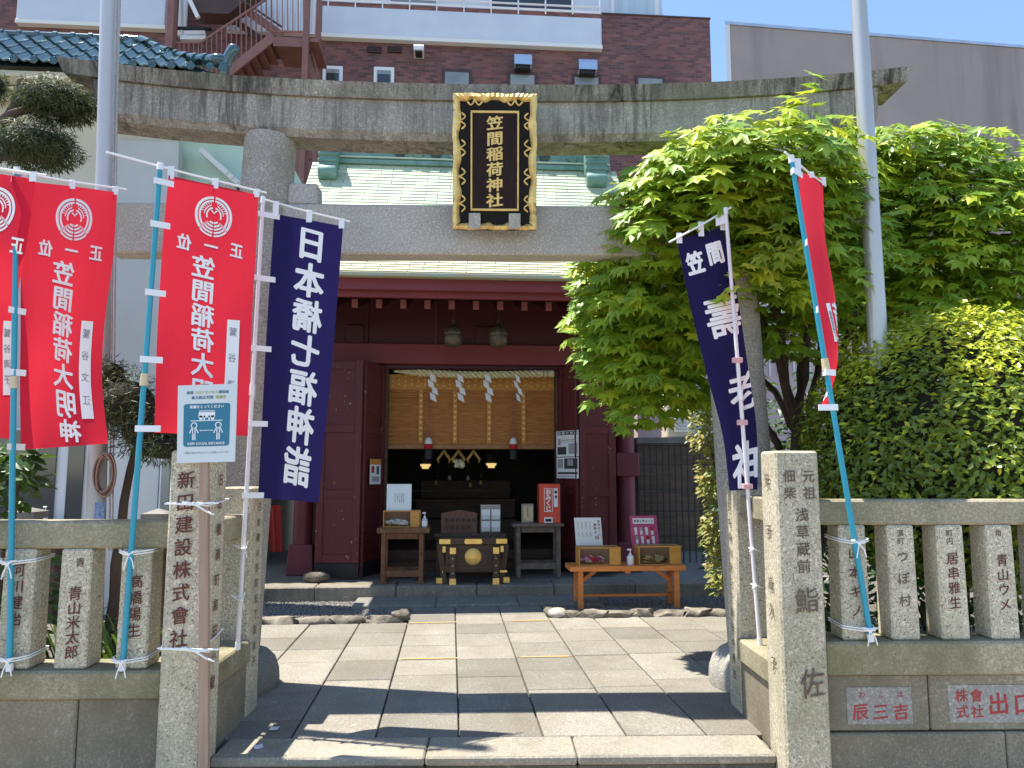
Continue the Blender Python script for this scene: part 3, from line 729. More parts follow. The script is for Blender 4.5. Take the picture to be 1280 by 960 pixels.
# jambs beside the opening
hb('jamb', m['dark_wood'], UL-.10, UL, WV-.05, WV+.08, PZ+.001, SZ(463, WV)-.002); hb('jamb', m['dark_wood'], UR, UR+.10, WV-.05, WV+.08, PZ+.001, SZ(463, WV)-.002)
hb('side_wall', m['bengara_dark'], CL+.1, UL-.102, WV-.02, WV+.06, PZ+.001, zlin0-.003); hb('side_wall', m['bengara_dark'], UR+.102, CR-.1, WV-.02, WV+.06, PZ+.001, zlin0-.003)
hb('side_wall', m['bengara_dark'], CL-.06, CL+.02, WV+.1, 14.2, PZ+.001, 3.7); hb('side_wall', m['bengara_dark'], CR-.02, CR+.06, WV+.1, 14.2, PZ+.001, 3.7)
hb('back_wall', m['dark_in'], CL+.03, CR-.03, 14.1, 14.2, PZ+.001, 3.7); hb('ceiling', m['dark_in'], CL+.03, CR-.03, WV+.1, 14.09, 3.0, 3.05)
hb('inner_floor', m['dark_wood'], CL+.03, CR-.03, WV+.3, 14.09, .15, .42); hb('inner_step', m['dark_wood'], UL, UR, WV+.09, WV+.298, .15, .28)
# folding doors: panels with raised frames
def leaf_door(p0, p1, z0, z1, name='door_leaf'):
    p0, p1 = Vector(p0), Vector(p1); d = (p1-p0); W_ = d.length; d.normalize(); nrm = V(d.y, -d.x, 0)
    cx = lambda t: p0+d*(t*W_)
    def bx(mb, t0, t1, a, b, o0, o1, c=.004):
        cc = cx((t0+t1)/2)+nrm*((o0+o1)/2)+V(0, 0, (a+b)/2); return mb.obox(cc, d*((t1-t0)*W_/2), nrm*((o1-o0)/2), V(0, 0, (b-a)/2), c)
    lf = bx(MB(), 0, 1, z0, z1, -.02, .0).build(name, m['bengara_door'], hall, ROT)
    fw = .09/W_ if W_ > .4 else .13
    H_ = z1-z0; rails = [z0+.18, z0+H_*.36, z0+H_*.66, z1-.12]
    for t0, t1 in ((0, fw), (1-fw, 1)): bx(MB(), t0, t1, z0+.18, z1, .0005, .02).build('stile', m['bengara_door'], lf, ROT)
    for zq in rails: bx(MB(), fw, 1-fw, zq, zq+.1, .0005, .018).build('door_rail', m['bengara_door'], lf, ROT)
    bx(MB(), 0, 1, z0, z0+.178, .0005, .024).build('kick_board', m['black'], lf, ROT)
    return lf
zd = SZ(452, 9.95)
a_, b_, c_ = V(SX(396, 9.98), 10.0, 0), V(SX(451, 9.93), 9.93, 0), V(SX(453.5, 9.95), 9.95, 0)
doorL1 = leaf_door(a_, b_, PZ+.03, zd); doorL2 = leaf_door(c_, V(UL-.05, WV-.07, 0), PZ+.03, zd)
a_, b_, c_ = V(UR+.05, WV-.07, 0), V(SX(722, 10.0), 10.0, 0), V(SX(725, 9.98), 9.98, 0)
doorR1 = leaf_door(a_, b_, PZ+.03, zd); doorR2 = leaf_door(c_, V(SX(770, 10.02), 10.05, 0), PZ+.03, zd)
MB().rock((SX(400, 9.75), 9.72, .2), .17, .09, .075, 3, 2, .15)and None
tag(MB().rock((SX(399, 9.75), 9.75, .215), .17, .09, .075, 3, 2, .12).build('door_stone', m['rock'], frame=ROT, smooth=60), 'rough grey stone holding the left door open', 'stone')
# eaves
VE, ZE = 8.8, 3.80
EL, ER = SX(322, VE, 340), SX(838, VE, 340)
hb('eave_fascia', m['bengara'], EL+.1, ER-.1, VE+.10, VE+.18, SZ(364, VE+.1), SZ(342, VE+.1), .006)
hb('eave_board', m['bengara'], EL+.14, ER-.14, VE+.19, VE+.26, SZ(374, VE+.22), SZ(362, VE+.22)+.02, .006)
zsf = SZ(366, VE+.3)
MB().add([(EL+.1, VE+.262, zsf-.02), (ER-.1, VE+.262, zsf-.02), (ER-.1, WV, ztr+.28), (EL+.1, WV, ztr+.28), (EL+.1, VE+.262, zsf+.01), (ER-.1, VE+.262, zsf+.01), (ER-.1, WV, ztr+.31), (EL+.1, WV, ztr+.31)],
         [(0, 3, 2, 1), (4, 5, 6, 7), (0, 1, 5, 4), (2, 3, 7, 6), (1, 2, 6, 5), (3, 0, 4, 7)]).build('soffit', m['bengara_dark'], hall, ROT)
for i in range(-4, 14):
    px = 443.6+30.27*i; v = 9.35; u = SX(px, v, 381)
    if u < EL+.15 or u > ER-.15: continue
    z0, z1 = SZ(387.5, v), SZ(376, v)
    MBr = MB().obox((u, (v+WV)/2, (z0+z1)/2+.17), (.038, 0, 0), (0, (WV-v)/2, .17), (0, 0, (z1-z0)/2), .004)
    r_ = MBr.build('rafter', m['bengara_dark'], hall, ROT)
    MB().box(u-.036, u+.036, v-.012, v-.001, z0+.003, z1-.003, .003).build('end_cap', m['rafter_end'], r_, ROT)
hb('eave_beam', m['bengara_dark'], EL+.2, ER-.2, WV-.2, WV-.03, ztr+.1, ztr+.24, .006)
# roof: concave slope integrated from the eave upward
pts = [(VE, ZE)]; L_ = 0; EXP = .085
while True:
    v, z = pts[-1]
    if onS(600, 212, v).z <= z or len(pts) > 70: break
    ang = R(33+.62*len(pts)); pts.append((v+EXP*math.cos(ang), z+EXP*math.sin(ang)))
NR = len(pts)-1; vt, zt_ = pts[-1]
TL, TR = SX(399, vt, 215), SX(762, vt, 215)
def edge(i, s):                                         # roof edge flares out towards the eave
    t = i/NR; k = (1-t)**1.15; return (TL-.1)+(EL-TL+.1)*k if s < 0 else (TR+.1)+(ER-TR-.1)*k
g = MB()
for i, (v, z) in enumerate(pts): g.v += [V(edge(i, -1), v, z-.03), V(edge(i, 1), v, z-.03)]
for i in range(NR): g.f.append((2*i, 2*i+1, 2*i+3, 2*i+2))
roof = g.build('roof', m['copper_dark'], hall, ROT)
PR = []; rnd = random.Random(3)
def shingle_geo(g, u0, u1, i):
    (v0, z0), (v1, z1) = pts[i], pts[i+1]; t = .012
    n_ = V(0, -(z1-z0), v1-v0).normalized()
    a, b = V(0, v0, z0), V(0, v1, z1)
    P = [V(u0, a.y, a.z), V(u1, a.y, a.z), V(u1, b.y, b.z), V(u0, b.y, b.z)]
    lift_ = [n_*t, n_*t, n_*.0015, n_*.0015]
    lo = [p-n_*.02 for p in P]; hi = [p+l for p, l in zip(P, lift_)]
    g.add(lo+hi, [(4, 5, 6, 7), (0, 1, 5, 4), (1, 2, 6, 5), (3, 0, 4, 7)]); return g
rest = MB(); made = 0
for i in range(NR):
    e0, e1 = max(edge(i, -1), edge(i+1, -1)), min(edge(i, 1), edge(i+1, 1)); wd = .34
    u = e0; first = True
    py = 0
    d = ROT @ V(.3, *pts[i]); 
    zz = d.z-EYE; depth = d.y; el = zz/depth          # slope of the line of sight
    vis = (el > (onY(600, 262, 5).z-EYE)/5) or (el < (onY(600, 312, 5).z-EYE)/5)
    while u < e1-.01:
        nu = min(e1, u+(wd*(.5 if (first and i % 2) else 1))); first = False
        if e1-nu < .08: nu = e1
        if vis and el > .32 and made < 290:
            shingle_geo(MB(), u+.004, nu-.004, i).build('shingle', m['copper'], roof, ROT); made += 1
        else: shingle_geo(rest, u+.004, nu-.004, i)
        u = nu
rest.build('lower_shingles', m['copper_tan'], roof, ROT, stuff=True)
MB().box(EL, ER, VE-.012, VE+.1, ZE-.05, ZE-.003, .006).build('eave_edge', m['copper_tan'], roof, ROT)
# ridge, crests and end ornaments
rz1 = SZ(168, vt+.1)
hb('ridge', m['copper_dark'], TL, TR, vt-.02, vt+.5, zt_-.1, rz1, .02)
hb('ridge_moulding', m['copper_dark'], TL, TR, vt-.07, vt-.021, zt_-.02, zt_+.05, .012)
hb('ridge_moulding', m['copper'], TL, TR, vt-.05, vt-.022, zt_+.075, zt_+.105, .008)
for px in (500, 523, 545, 567, 680, 715): MB().lathe([(.085, 0), (.085, .03), (.06, .045)], (SX(px, vt, 195), vt-.021, SZ(194, vt)), 16, 'Y').build('crest', m['medal'] if px in (500, 545, 680) else m['copper_dark'], hall, ROT, 40)
for s, (xa, xb) in ((-1, (398, 421)), (1, (733, 758))):
    vo = vt-.28; a, b = SX(xa, vo, 210), SX(xb, vo, 210); g = MB()
    o = hb('ridge_ornament', m['copper_dark'], a, b, vo, vt+.3, SZ(213, vo), SZ(182, vo), .02)
    zc = SZ(219, vo-.05); MB().lathe([(.10, -.0), (.115, .02), (.115, b-a-.02), (.10, b-a)], (a, vo+.03, zc), 20, 'X').build('scroll', m['copper_dark'], o, ROT, 40)
    for q in range(3): hb('ornament_band', m['copper_dark'], a-.015, b+.015, vo-.02, vo+.05, SZ(208-q*8, vo), SZ(204-q*8, vo), .01, o)
# rear slope so that the roof is a closed body
MB().add([(TL, vt+.5, zt_), (TR, vt+.5, zt_), (ER, 15.0, ZE), (EL, 15.0, ZE)], [(0, 1, 2, 3)]).build('rear_roof', m['copper_dark'], hall, ROT)
MB().add([V(edge(i, -1), *pts[i])-V(0, 0, .03) for i in range(0, NR+1, 4)]+[V(TL, vt+.5, zt_), V(EL, 15.0, ZE)], [tuple(range(len(range(0, NR+1, 4))+2))]).build('gable', m['copper_dark'], hall, ROT)

# ------------------------------------------------------------------ things at the doorway
bv = WV+.11
zb0, zb1, zb2 = SZ(557, bv), SZ(487.5, bv), SZ(469, bv); bl, br = SX(483.5, bv), SX(693.5, bv)
blind = thing('bamboo_blind', 'brown bamboo blind with gold brocade bands across the doorway', 'blind', ((bl+br)/2, bv, zb0), ROT)
MB().grid(lambda u, v: (bl+(br-bl)*u, bv+.006*math.sin(v*300), zb0+(zb1-zb0)*v), 2, 60).build('slat_sheet', m['blind'], blind, ROT)
MB().box(bl, br, bv-.012, bv-.004, zb1, zb2, .002).build('top_band', m['brocade'], blind, ROT)
for px in (525, 568, 611, 654.5):
    u = SX(px, bv); MB().box(u-.03, u+.03, bv-.018, bv-.010, zb0+.03, zb1-.002, .001).build('brocade_strip', m['brocade'], blind, ROT)
    g = MB()
    for i in range(9):
        zc = zb0+.09+i*.075; g.lathe([(.018, 0), (.018, .003)], (u, bv-.0185, zc), 8, 'Y')
    g.build('brocade_flowers', mat('flower', (.75, .5, .18), rough=.6), blind, ROT)
g = MB()
for i in range(26):
    for j in range(3): g.lathe([(.014, 0), (.014, .003)], (bl+.06+(br-bl-.12)*i/25, bv-.0125, zb1+.05+j*.062+(i % 2)*.02), 8, 'Y')
g.build('brocade_flowers', mat('flower', (.75, .48, .16), rough=.6), blind, ROT)
MB().box(bl-.01, br+.01, bv-.02, bv+.02, zb0-.05, zb0+.015, .008).build('bottom_rod', mat('bamboo', (.36, .18, .06), (.28, .12, .04), 20, .5), blind, ROT)
# tassels
for px, lb in ((535, 'red and white tassel hanging before the left of the blind'), (641.5, 'red and white tassel hanging before the right of the blind')):
    u = SX(px, bv-.04); t = thing('tassel', lb, 'tassel', (u, bv-.04, SZ(574, bv)), ROT, 'tassels on the blind'); y = bv-.05
    for q in (-.008, .008): MB().cyl((u+q, y, SZ(545, y)), (u+q, y, SZ(488, y)), .0035, n=5).build('cord', m['tassel_cord'], t, ROT)
    for s in (-1, 1): MB().tube([(u, y-.01, SZ(544, y)), (u+s*.06, y-.012, SZ(541, y)), (u+s*.08, y-.01, SZ(543, y)), (u+s*.05, y-.012, SZ(545.5, y)), (u, y-.01, SZ(544.5, y))], .006, 5).build('bow_loop', m['tassel_cord'], t, ROT)
    MB().lathe([(.012, .09), (.035, .075), (.05, .04), (.053, 0)], (u, y, SZ(555, y)), 14).build('knot_cap', m['paper'], t, ROT, 40)
    MB().lathe([(.054, 0), (.057, .055)], (u, y, SZ(561, y)), 14).build('red_band', m['tassel_red'], t, ROT, 40)
    MB().lathe([(.06, 0), (.055, .13)], (u, y, SZ(573, y)-.01), 14).build('fringe', m['black'], t, ROT, 40)
# rope with paper streamers
ry_ = WV-.10; u0, u1 = SX(490, ry_), SX(674, ry_); zr_ = SZ(466.5, ry_)
rope = thing('straw_rope', 'twisted straw rope strung above the blind', 'rope', ((u0+u1)/2, ry_, zr_-.04), ROT)
for k in range(3):
    P = []; rr = []
    for i in range(150):
        t = i/149; a = t*2*math.pi*9.5+k*2*math.pi/3; r = .031*min(1, .25+t*4)
        P.append((u0+(u1-u0)*t, ry_+r*math.cos(a), zr_+.015*(1-t)+r*math.sin(a)-.03*math.sin(t*math.pi))); rr.append(.023*min(1, .3+t*4))
    MB().tube(P, rr, 7).build('strand', m['straw'], rope, ROT, 60)
MB().cyl((u1-.01, ry_, zr_), (SX(693, ry_), ry_, zr_+.003), .047, .05, 12).build('bound_end', m['straw'], rope, ROT, 40)
for q in (.3, .6): MB().cyl((u1+.19*q, ry_, zr_), (u1+.19*q+.012, ry_, zr_), .052, n=12).build('binding', m['tassel_cord'], rope, ROT, 40)
for px, lb in ((538.5, 'leftmost white zigzag paper streamer on the rope'), (573, 'second white zigzag paper streamer from the left on the rope'), (607.5, 'third white zigzag paper streamer from the left on the rope'), (645.5, 'rightmost, half turned white zigzag paper streamer on the rope')):
    yv = ry_-.06; u = SX(px, yv, 485); w_ = .075 if px < 640 else .05; zt2 = SZ(468.5, yv); g = MB()
    for i in range(4):
        za = zt2-i*.088; sh = (-.018 if i % 2 else .018)+.014*i
        q = [(-w_*.1+sh-.03, za+.02), (w_*.75+sh-.02, za-.02), (w_*.65+sh+.01, za-.115), (-w_*.35+sh, za-.075)]
        y2 = yv-.004*i
        g.extr(q, lambda x, z, d: V(u+x, y2+d+.3*(x-.02)*(1 if i % 2 else -1), z), 0, .0015)
    tag(g.build('paper_streamer', m['paper'], frame=ROT), lb, 'paper streamer', 'paper streamers on the straw rope')
# bells
for px, lb in ((566.5, 'bronze bell under the eaves, left of the pair'), (622.5, 'bronze bell under the eaves, right of the pair')):
    v = 9.75; u = SX(px, v, 420); z0 = SZ(434, v); t = thing('hanging_bell', lb, 'bell', (u, v, z0), ROT, 'bells under the eaves')
    MB().lathe([(.06, 0), (.1, .02), (.118, .07), (.118, .13), (.108, .16)], (u, v, z0), 20).build('lower_shell', m['brass_dull'], t, ROT, 50)
    MB().lathe([(.124, .155), (.128, .165), (.124, .18)], (u, v, z0), 20).build('rim', m['gold'] if False else m['brass_dull'], t, ROT, 40)
    MB().lathe([(.118, .178), (.112, .21), (.085, .25), (.05, .275), (.022, .3), (.02, .33), (.012, .36)], (u, v, z0), 20).build('upper_shell', m['brass_dull'], t, ROT, 50)
    MB().cyl((u, v, z0+.355), (u, v, ztr+.27), .006, n=6).build('hook', m['iron'], t, ROT)
# inside: altar tiers, lanterns, mirror, finials
alt = thing('altar', 'dark altar with tiers and small offerings deep inside the hall', 'altar', (.3, 12.6, .42), ROT)
for i, (z, v, hw) in enumerate(((.75, 12.2, .8), (1.05, 12.6, .8), (1.35, 13.0, .75))):
    MB().box(.25-hw, .25+hw, v, v+.4, .422, z, .006).build('tier', m['dark_wood'], alt, ROT)
for px, py, w_, h_, mt in ((546, 596, 3, 5, 'brass_dull'), (562, 600, 3, 6, 'paper'), (585, 600, 3, 6, 'paper'), (602, 597, 3, 5, 'brass_dull'), (545, 606, 4, 3, 'gold_paint'), (601, 606, 4, 3, 'gold_paint'), (588, 609, 3, 2, 'gold_paint')):
    p = onS(px, py, 12.5); MB().lathe([(.02, 0), (.03, .01), (.022, .05), (.012, .07)], (p.x, 12.5, p.z), 10).build('offering', m[mt], alt, ROT, 40)
for px in (536, 560, 586): MB().box(SX(px, 12.19)-.012, SX(px, 12.19)+.012, 12.16, 12.198, .422, .74, .003).build('post', m['brass_dull'], alt, ROT)
for py in (613, 625): MB().box(SX(515, 12.19), SX(640, 12.19), 12.17, 12.197, SZ(py, 12.19)-.01, SZ(py, 12.19)+.01, .003).build('edge_strip', m['old_wood'], alt, ROT)
p = onS(573, 580, 11.0)
mir = thing('round_ornament', 'pale round rosette hanging in the dark hall', 'ornament', (p.x, 11.0, p.z-.1), ROT)
rs = random.Random(2)
for i in range(16):
    a = rs.random()*6.28; r = rs.random()*.07; MB().rock((p.x+r*math.cos(a), 11.0+rs.uniform(-.03, .03), p.z+r*math.sin(a)), .035, .03, .035, i, 1, .4).build('petal', m['bloom'], mir, ROT, 60)
for px, py, lb in ((532, 578, 'lit paper lantern inside the hall, left of the rosette'), (614, 577, 'lit paper lantern inside the hall, right of the rosette')):
    v = 11.6; p = onS(px, py, v); t = thing('hanging_lantern', lb, 'lantern', (p.x, v, p.z-.12), ROT, 'lanterns inside the hall')
    MB().lathe([(.05, -.12), (.075, -.1), (.095, .08), (.1, .1)], (p.x, v, p.z), 8).build('lamp_frame', m['dark_in'], t, ROT)
    MB().lathe([(.062, -.09), (.08, -.02)], (p.x, v-.02, p.z-.005), 8).build('shade', m['lamp_glow'], t, ROT)
    MB().lathe([(.14, .1), (.1, .13), (.03, .17), (.01, .2)], (p.x, v, p.z), 8).build('cap', m['brass_dull'], t, ROT)
    MB().cyl((p.x, v, p.z+.2), (p.x, v, 3.0), .004, n=5).build('cord', m['black'], t, ROT)
for i, px in enumerate((555, 573, 592)):
    v = 11.1; p = onS(px, 570, v); g = MB()
    for s in (-1, 1): g.tube([(p.x, v, p.z+.09), (p.x+s*.03, v, p.z+.03), (p.x+s*.09, v, p.z-.05), (p.x+s*.07, v, p.z-.1)], [.012, .022, .02, .008], 6)
    tag(g.build('gilt_finial', m['gold_paint'], frame=ROT, smooth=60), ('leftmost', 'middle', 'rightmost')[i]+' of three forked gilt finials above the altar', 'finial', 'gilt finials above the altar')
# ------------------------------------------------------------------ tables, boxes, signs in front of the hall
def PB(mb, x0, x1, y0, y1, v, dep, c=.004, py=650):
    """box seen at pixels x0..x1, y0..y1 on the plane v, going back by dep"""
    return mb.box(SX(x0, v, py), SX(x1, v, py), v, v+dep, SZ(y1, v), SZ(y0, v), c)
def pump_bottle(name, lb, px0, px1, py0, v, z0, mt, group='pump bottles'):
    u = SX((px0+px1)/2, v, py0); r = (SX(px1, v)-SX(px0, v))/2; h = SZ(py0, v)-z0
    t = thing(name, lb, 'bottle', (u, v, z0), ROT, group)
    MB().lathe([(r*.9, 0), (r, .008), (r, h*.5), (r*.8, h*.58), (r*.35, h*.63)], (u, v, z0), 18).build('body', mt, t, ROT, 40)
    MB().lathe([(r*1.01, h*.1), (r*1.01, h*.42)], (u, v, z0), 18).build('label', m['paper'], t, ROT, 40)
    MB().lathe([(r*.42, h*.62), (r*.42, h*.72), (r*.15, h*.73), (r*.14, h*.9)], (u, v, z0), 12).build('collar', m['white_plastic'], t, ROT, 40)
    MB().box(u-r*.9, u+r*.35, v-.012, v+.012, z0+h*.9, z0+h, .004).build('pump_head', m['white_plastic'], t, ROT)
def table(name, lb, x0, x1, ytop, yth, legs, yfoot, v, dep, mt, group, stretch, foot=False):
    z1, z0 = SZ(ytop, v), SZ(yth, v); zf = .151; u0, u1 = SX(x0, v, ytop), SX(x1, v, ytop)
    t = thing(name, lb, 'table', ((u0+u1)/2, v+dep/2, zf), ROT, group)
    MB().box(u0, u1, v, v+dep, z0, z1, .006).build('table_top', mt, t, ROT)
    l0, l1 = SX(legs[0], v, 700), SX(legs[1], v, 700); w_ = .035
    for lx in (l0, l1):
        for ly in (v+.05, v+dep-.08):
            MB().box(lx-w_/1.3, lx+w_/1.3, ly, ly+.05, zf, z0-.001, .004).build('leg', mt, t, ROT)
        if foot: MB().box(lx-.05, lx+.05, v+.02, v+dep-.02, zf, zf+.03, .004).build('foot', mt, t, ROT)
    MB().box(l0+w_, l1-w_, v+.06, v+.085, z0-.075, z0-.004, .003).build('apron', mt, t, ROT)
    for ly in (v+.055, v+dep-.075): MB().box(l0+w_*.7, l1-w_*.7, ly+.008, ly+.038, SZ(stretch[1], v), SZ(stretch[0], v), .003).build('stretcher', mt, t, ROT)
    return z1
zt1 = table('side_table', 'reddish wood side table left of the offertory box', 471, 537, 659.5, 666, (478.5, 526), 732, 9.5, .5, m['table_wood'], 'side tables before the hall', (713, 721), True)
zt2 = table('side_table', 'grey weathered side table under the red fortune box', 641, 705, 655, 659, (648.5, 699), 723, 9.82, .45, wood('grey_wood', (.2, .15, .12), (.11, .08, .065), (14, 3, 14)), 'side tables before the hall', (705, 713))
def display_box(lb, x0, x1, y0, v, dep, z0, xs, fill, group='small wooden display boxes'):
    u0, u1, z1 = SX(x0, v, y0), SX(x1, v, y0), SZ(y0, v); us = SX(xs, v, y0); th = .012
    t = thing('display_box', lb, 'display box', ((u0+u1)/2, v+dep/2, z0), ROT, group)
    b = m['box_wood']
    MB().box(u0, u1, v, v+dep, z0+.001, z0+th, .002).build('base', b, t, ROT); MB().box(u0+th, u1-th, v+.016, v+dep-th, z1-.006, z1-.003).build('daylight_lid', m['clear'], t, ROT); MB().box(u0, u1, v, v+.015, z1-th, z1, .002).build('lid_rail', b, t, ROT)  # clear lid added to let daylight onto the contents
    for a, c in ((u0, u0+th), (u1-th, u1)): MB().box(a, c, v+.016, v+dep, z0+th, z1, .002).build('side', b, t, ROT)
    MB().box(u0+th, u1-th, v+dep-th, v+dep, z0+th, z1, .002).build('back', m['box_inner'], t, ROT)
    MB().box(us, u1-th, v+.002, v+.014, z0+th, z1-th, .002).build('door', b, t, ROT)
    MB().box(u0+th, us, v+.004, v+.007, z0+th, z1-th, 0).build('pane', m['clear'], t, ROT)
    rs = random.Random(int(x0))
    for i in range(26):
        x = rs.uniform(u0+.045, us-.04); y = v+.05+rs.random()**1.6*(dep-.12); s = rs.uniform(.026, .042); hz = z0+th+.012+abs(math.sin((x-u0)*9))*.05*rs.random()+.02*rs.random()
        a = rs.random()*3; k = rs.random()*1.2
        MB().obox((x, y, hz+s*.3), V(math.cos(a), math.sin(a), 0)*s, V(-math.sin(a)*math.cos(k), math.cos(a)*math.cos(k), math.sin(k))*s*.7, V(0, -math.sin(k), math.cos(k))*.007, .003).build(fill[0], m[fill[1][i % len(fill[1])]], t, ROT)
    return z1
m['charm_red'] = mat('charm_red', (.6, .05, .1), rough=.6); m['charm_pink'] = mat('charm_pink', (.75, .3, .4), rough=.6); m['charm_gold'] = mat('charm_gold', (.62, .5, .2), (.3, .22, .08), 60, .5); m['charm_blue'] = mat('charm_blue', (.4, .35, .6), rough=.6)
zbx = display_box('wooden display box of white paper fortunes on the left table', 479, 525.5, 638, 9.6, .25, zt1, 513, ('paper_slip', ['paper', 'paper', 'white']))
def board(name, lb, cat, x0, x1, y0, y1, v, z0, mt, skew=0, lean=.06, th=.008, group=None):
    """upright card standing at z0, leaning back; returns thing and a face mapper in pixels-like unit coords"""
    u0, u1 = SX(x0, v, y1), SX(x1, v, y1); z1 = SZ(y0, v); t = thing(name, lb, cat, ((u0+u1)/2, v, z0), ROT, group)
    W_, H_ = u1-u0, z1-z0; up = V(skew, lean, 1)
    fn = lambda x, y, o: V(u0+x*W_, v, z0)+up*(y*H_)+V(0, -o, 0)
    g = MB(); P = [fn(0, 0, 0), fn(1, 0, 0), fn(1, 1, 0), fn(0, 1, 0)]; g.add(P+[p+V(0, th, 0) for p in P], [(0, 1, 2, 3), (7, 6, 5, 4), (0, 4, 5, 1), (1, 5, 6, 2), (2, 6, 7, 3), (3, 7, 4, 0)])
    o = g.build('card', mt, t, ROT); return t, fn, W_, H_
def textlines(t, fn, W_, H_, cols, y0, n, size, txt, mt, bold=.01):
    g = MB(); k = 0
    for c in cols:
        for i in range(n):
            put(g, txt[k % len(txt)], c, y0-i*size/H_*1.1, size/W_, size/H_, fn, bold, 0); k += 1
    g.build('print', mt, t, ROT)
t, fn, W_, H_ = board('notice', 'pale blue notice standing on the box of paper fortunes', 'notice', 483, 514, 605, 638, 9.66, zbx+.001, m['paper_blue'])
textlines(t, fn, W_, H_, (.68, .6, .52, .44, .34), .62, 8, .013, '参拝の方へ皆様の御健勝をお祈り申し上げます感染予防に御協力下さい', m['ink'])
pump_bottle('sanitizer_bottle', 'clear pump bottle on the left side table', 527.5, 534.5, 640, 9.6, zt1, m['bottle_clear'])
# offertory box
v = 9.42; zf = .151; u0, u1 = SX(549.5, v, 676), SX(633.5, v, 676); uc = (u0+u1)/2
ob = thing('offertory_box', 'dark wood offertory box with gold fittings and round crest', 'offertory box', (uc, v+.25, zf), ROT)
zr0, zr1 = SZ(681, v), SZ(672.5, v); D = .42
hw = (u1-u0)/2
for y0_ in (v, v+D-.06): MB().box(u0, u1, y0_, y0_+.06, zr0, zr1, .006).build('top_rail', m['dark_wood'], ob, ROT)
for i in range(9): MB().box(u0+.06+i*(2*hw-.12)/8-.018, u0+.06+i*(2*hw-.12)/8+.018, v+.061, v+D-.061, zr0+.02, zr1-.01, .004).build('slat', m['dark_wood'], ob, ROT)
zb_ = SZ(716, v)
MB().box(uc-hw*.82, uc+hw*.82, v+.03, v+D-.03, zb_, zr0-.001, .006).build('chest', m['dark_wood'], ob, ROT)
for px, top in ((566, 684), (620, 684)):
    u = SX(px, v-.02, 700)
    lg = MB().frustum(u-.036, u+.036, v-.03, v+.028, zf, SZ(top, v), .9, .006).build('leg', m['dark_wood'], ob, ROT)
    MB().frustum(u-.041, u+.041, v-.036, v-.031, zf+.001, zf+.075, .95, .002).build('foot_plate', m['gold'], lg, ROT)
    MB().box(u-.037, u+.037, v-.035, v-.031, SZ(692, v), SZ(684, v), .002).build('top_plate', m['gold'], lg, ROT)
    for py in (698, 707, 716): MB().lathe([(.012, 0), (.01, .008), (.003, .012)], (u, v-.031, SZ(py, v)), 8, 'Y').build('stud', m['gold'], lg, ROT)
for s in (-1, 1):
    xa = uc+s*hw*.84; xb = uc+s*hw*1.0
    lg = MB().obox(((xa+xb)/2, v+.1, (zf+zr0)/2), (.035, 0, 0), (0, .03, 0), V((xb-xa)/2, 0, (zr0-zf)/2-.002), .004).build('side_leg', m['dark_wood'], ob, ROT)
    MB().box(xb-.04, xb+.04, v+.065, v+.135, zf+.001, zf+.075, .006).build('foot_plate', m['gold'], lg, ROT)
    MB().box(xa-.03, xa+.03, v+.062, v+.069, SZ(691, v), SZ(683, v), .002).build('top_plate', m['gold'], lg, ROT)
    MB().box(uc+s*hw-s*.13, uc+s*(hw+.004), v-.005, v-.001, zr0+.012, zr1-.012, .001).build('corner_plate', m['gold'], ob, ROT)
    MB().box(xa-.02, xa+.05*s+.02, v+.0, v+.02, SZ(716, v), SZ(713, v), .002).build('small_plate', m['gold'], ob, ROT)
g = MB().extr([(-.11, 0), (-.095, .03), (.095, .03), (.11, 0), (.095, -.03), (-.095, -.03)], lambda x, z, d: V(uc+x, v-d, (zr0+zr1)/2+z), .001, .005); g.build('centre_plate', m['gold'], ob, ROT)
cz = SZ(696, v)
cr = MB().lathe([(.10, 0), (.10, .008), (.09, .012)], (uc, v+.029, cz), 28, 'Y').build('crest', m['gold'], ob, ROT, 40)
g = MB()
for r in (.035, .055, .075, .092): g.tube([(uc+r*math.cos(a), v+.016, cz+r*math.sin(a)) for a in [R(-20-x*14) for x in range(11)]], .004, 5); g.tube([(uc+r*math.cos(a), v+.016, cz+r*math.sin(a)) for a in [R(15+x*15) for x in range(11)]], .004, 5)
g.build('crest_relief', m['gold_paint'], cr, ROT, 60)
# plank behind the box with plate and leaflet holder
pv = 9.88; zpl = SZ(667, pv)
pb = thing('plank_stand', 'dark plank stand behind the offertory box', 'stand', (SX(588, pv), pv+.15, .151), ROT)
PB(MB(), 543, 633, 667, 671.5, pv, .34).build('plank', m['old_wood'], pb, ROT)
for px in (549, 627): MB().box(SX(px, pv)-.03, SX(px, pv)+.03, pv+.05, pv+.3, .151, SZ(672, pv), .004).build('leg', m['dark_wood'], pb, ROT)
u0, u1 = SX(552, pv+.08), SX(596.5, pv+.08); z1, z2 = SZ(641, pv+.08), SZ(637, pv+.08)
bd = thing('wooden_plate', 'dark brown wooden plate with peaked top behind the offertory box', 'plate', ((u0+u1)/2, pv+.08, zpl), ROT)
MB().extr([(u0, zpl+.001), (u1, zpl+.001), (u1, z1), ((u0+u1)/2, z2), (u0, z1)], lambda x, z, d: V(x, pv+.08-d, z), 0, .03).build('panel', wood('plate_wood', (.17, .075, .05), (.12, .05, .035), (30, 3, 4)), bd, ROT)
for i, c in enumerate('御神前奉納家内安全商売'): g = MB(); put(g, c, u0+.07+(i % 6)*.07, z1-.09-(i//6)*.09, .055, .055, lambda x, z, o: V(x, pv+.05-o, z), .02, .05); g.build('character', m['black'], bd, ROT)
hv = pv+.05; u0, u1 = SX(601, hv), SX(626, hv); z0_, z1 = zpl, SZ(631, hv)
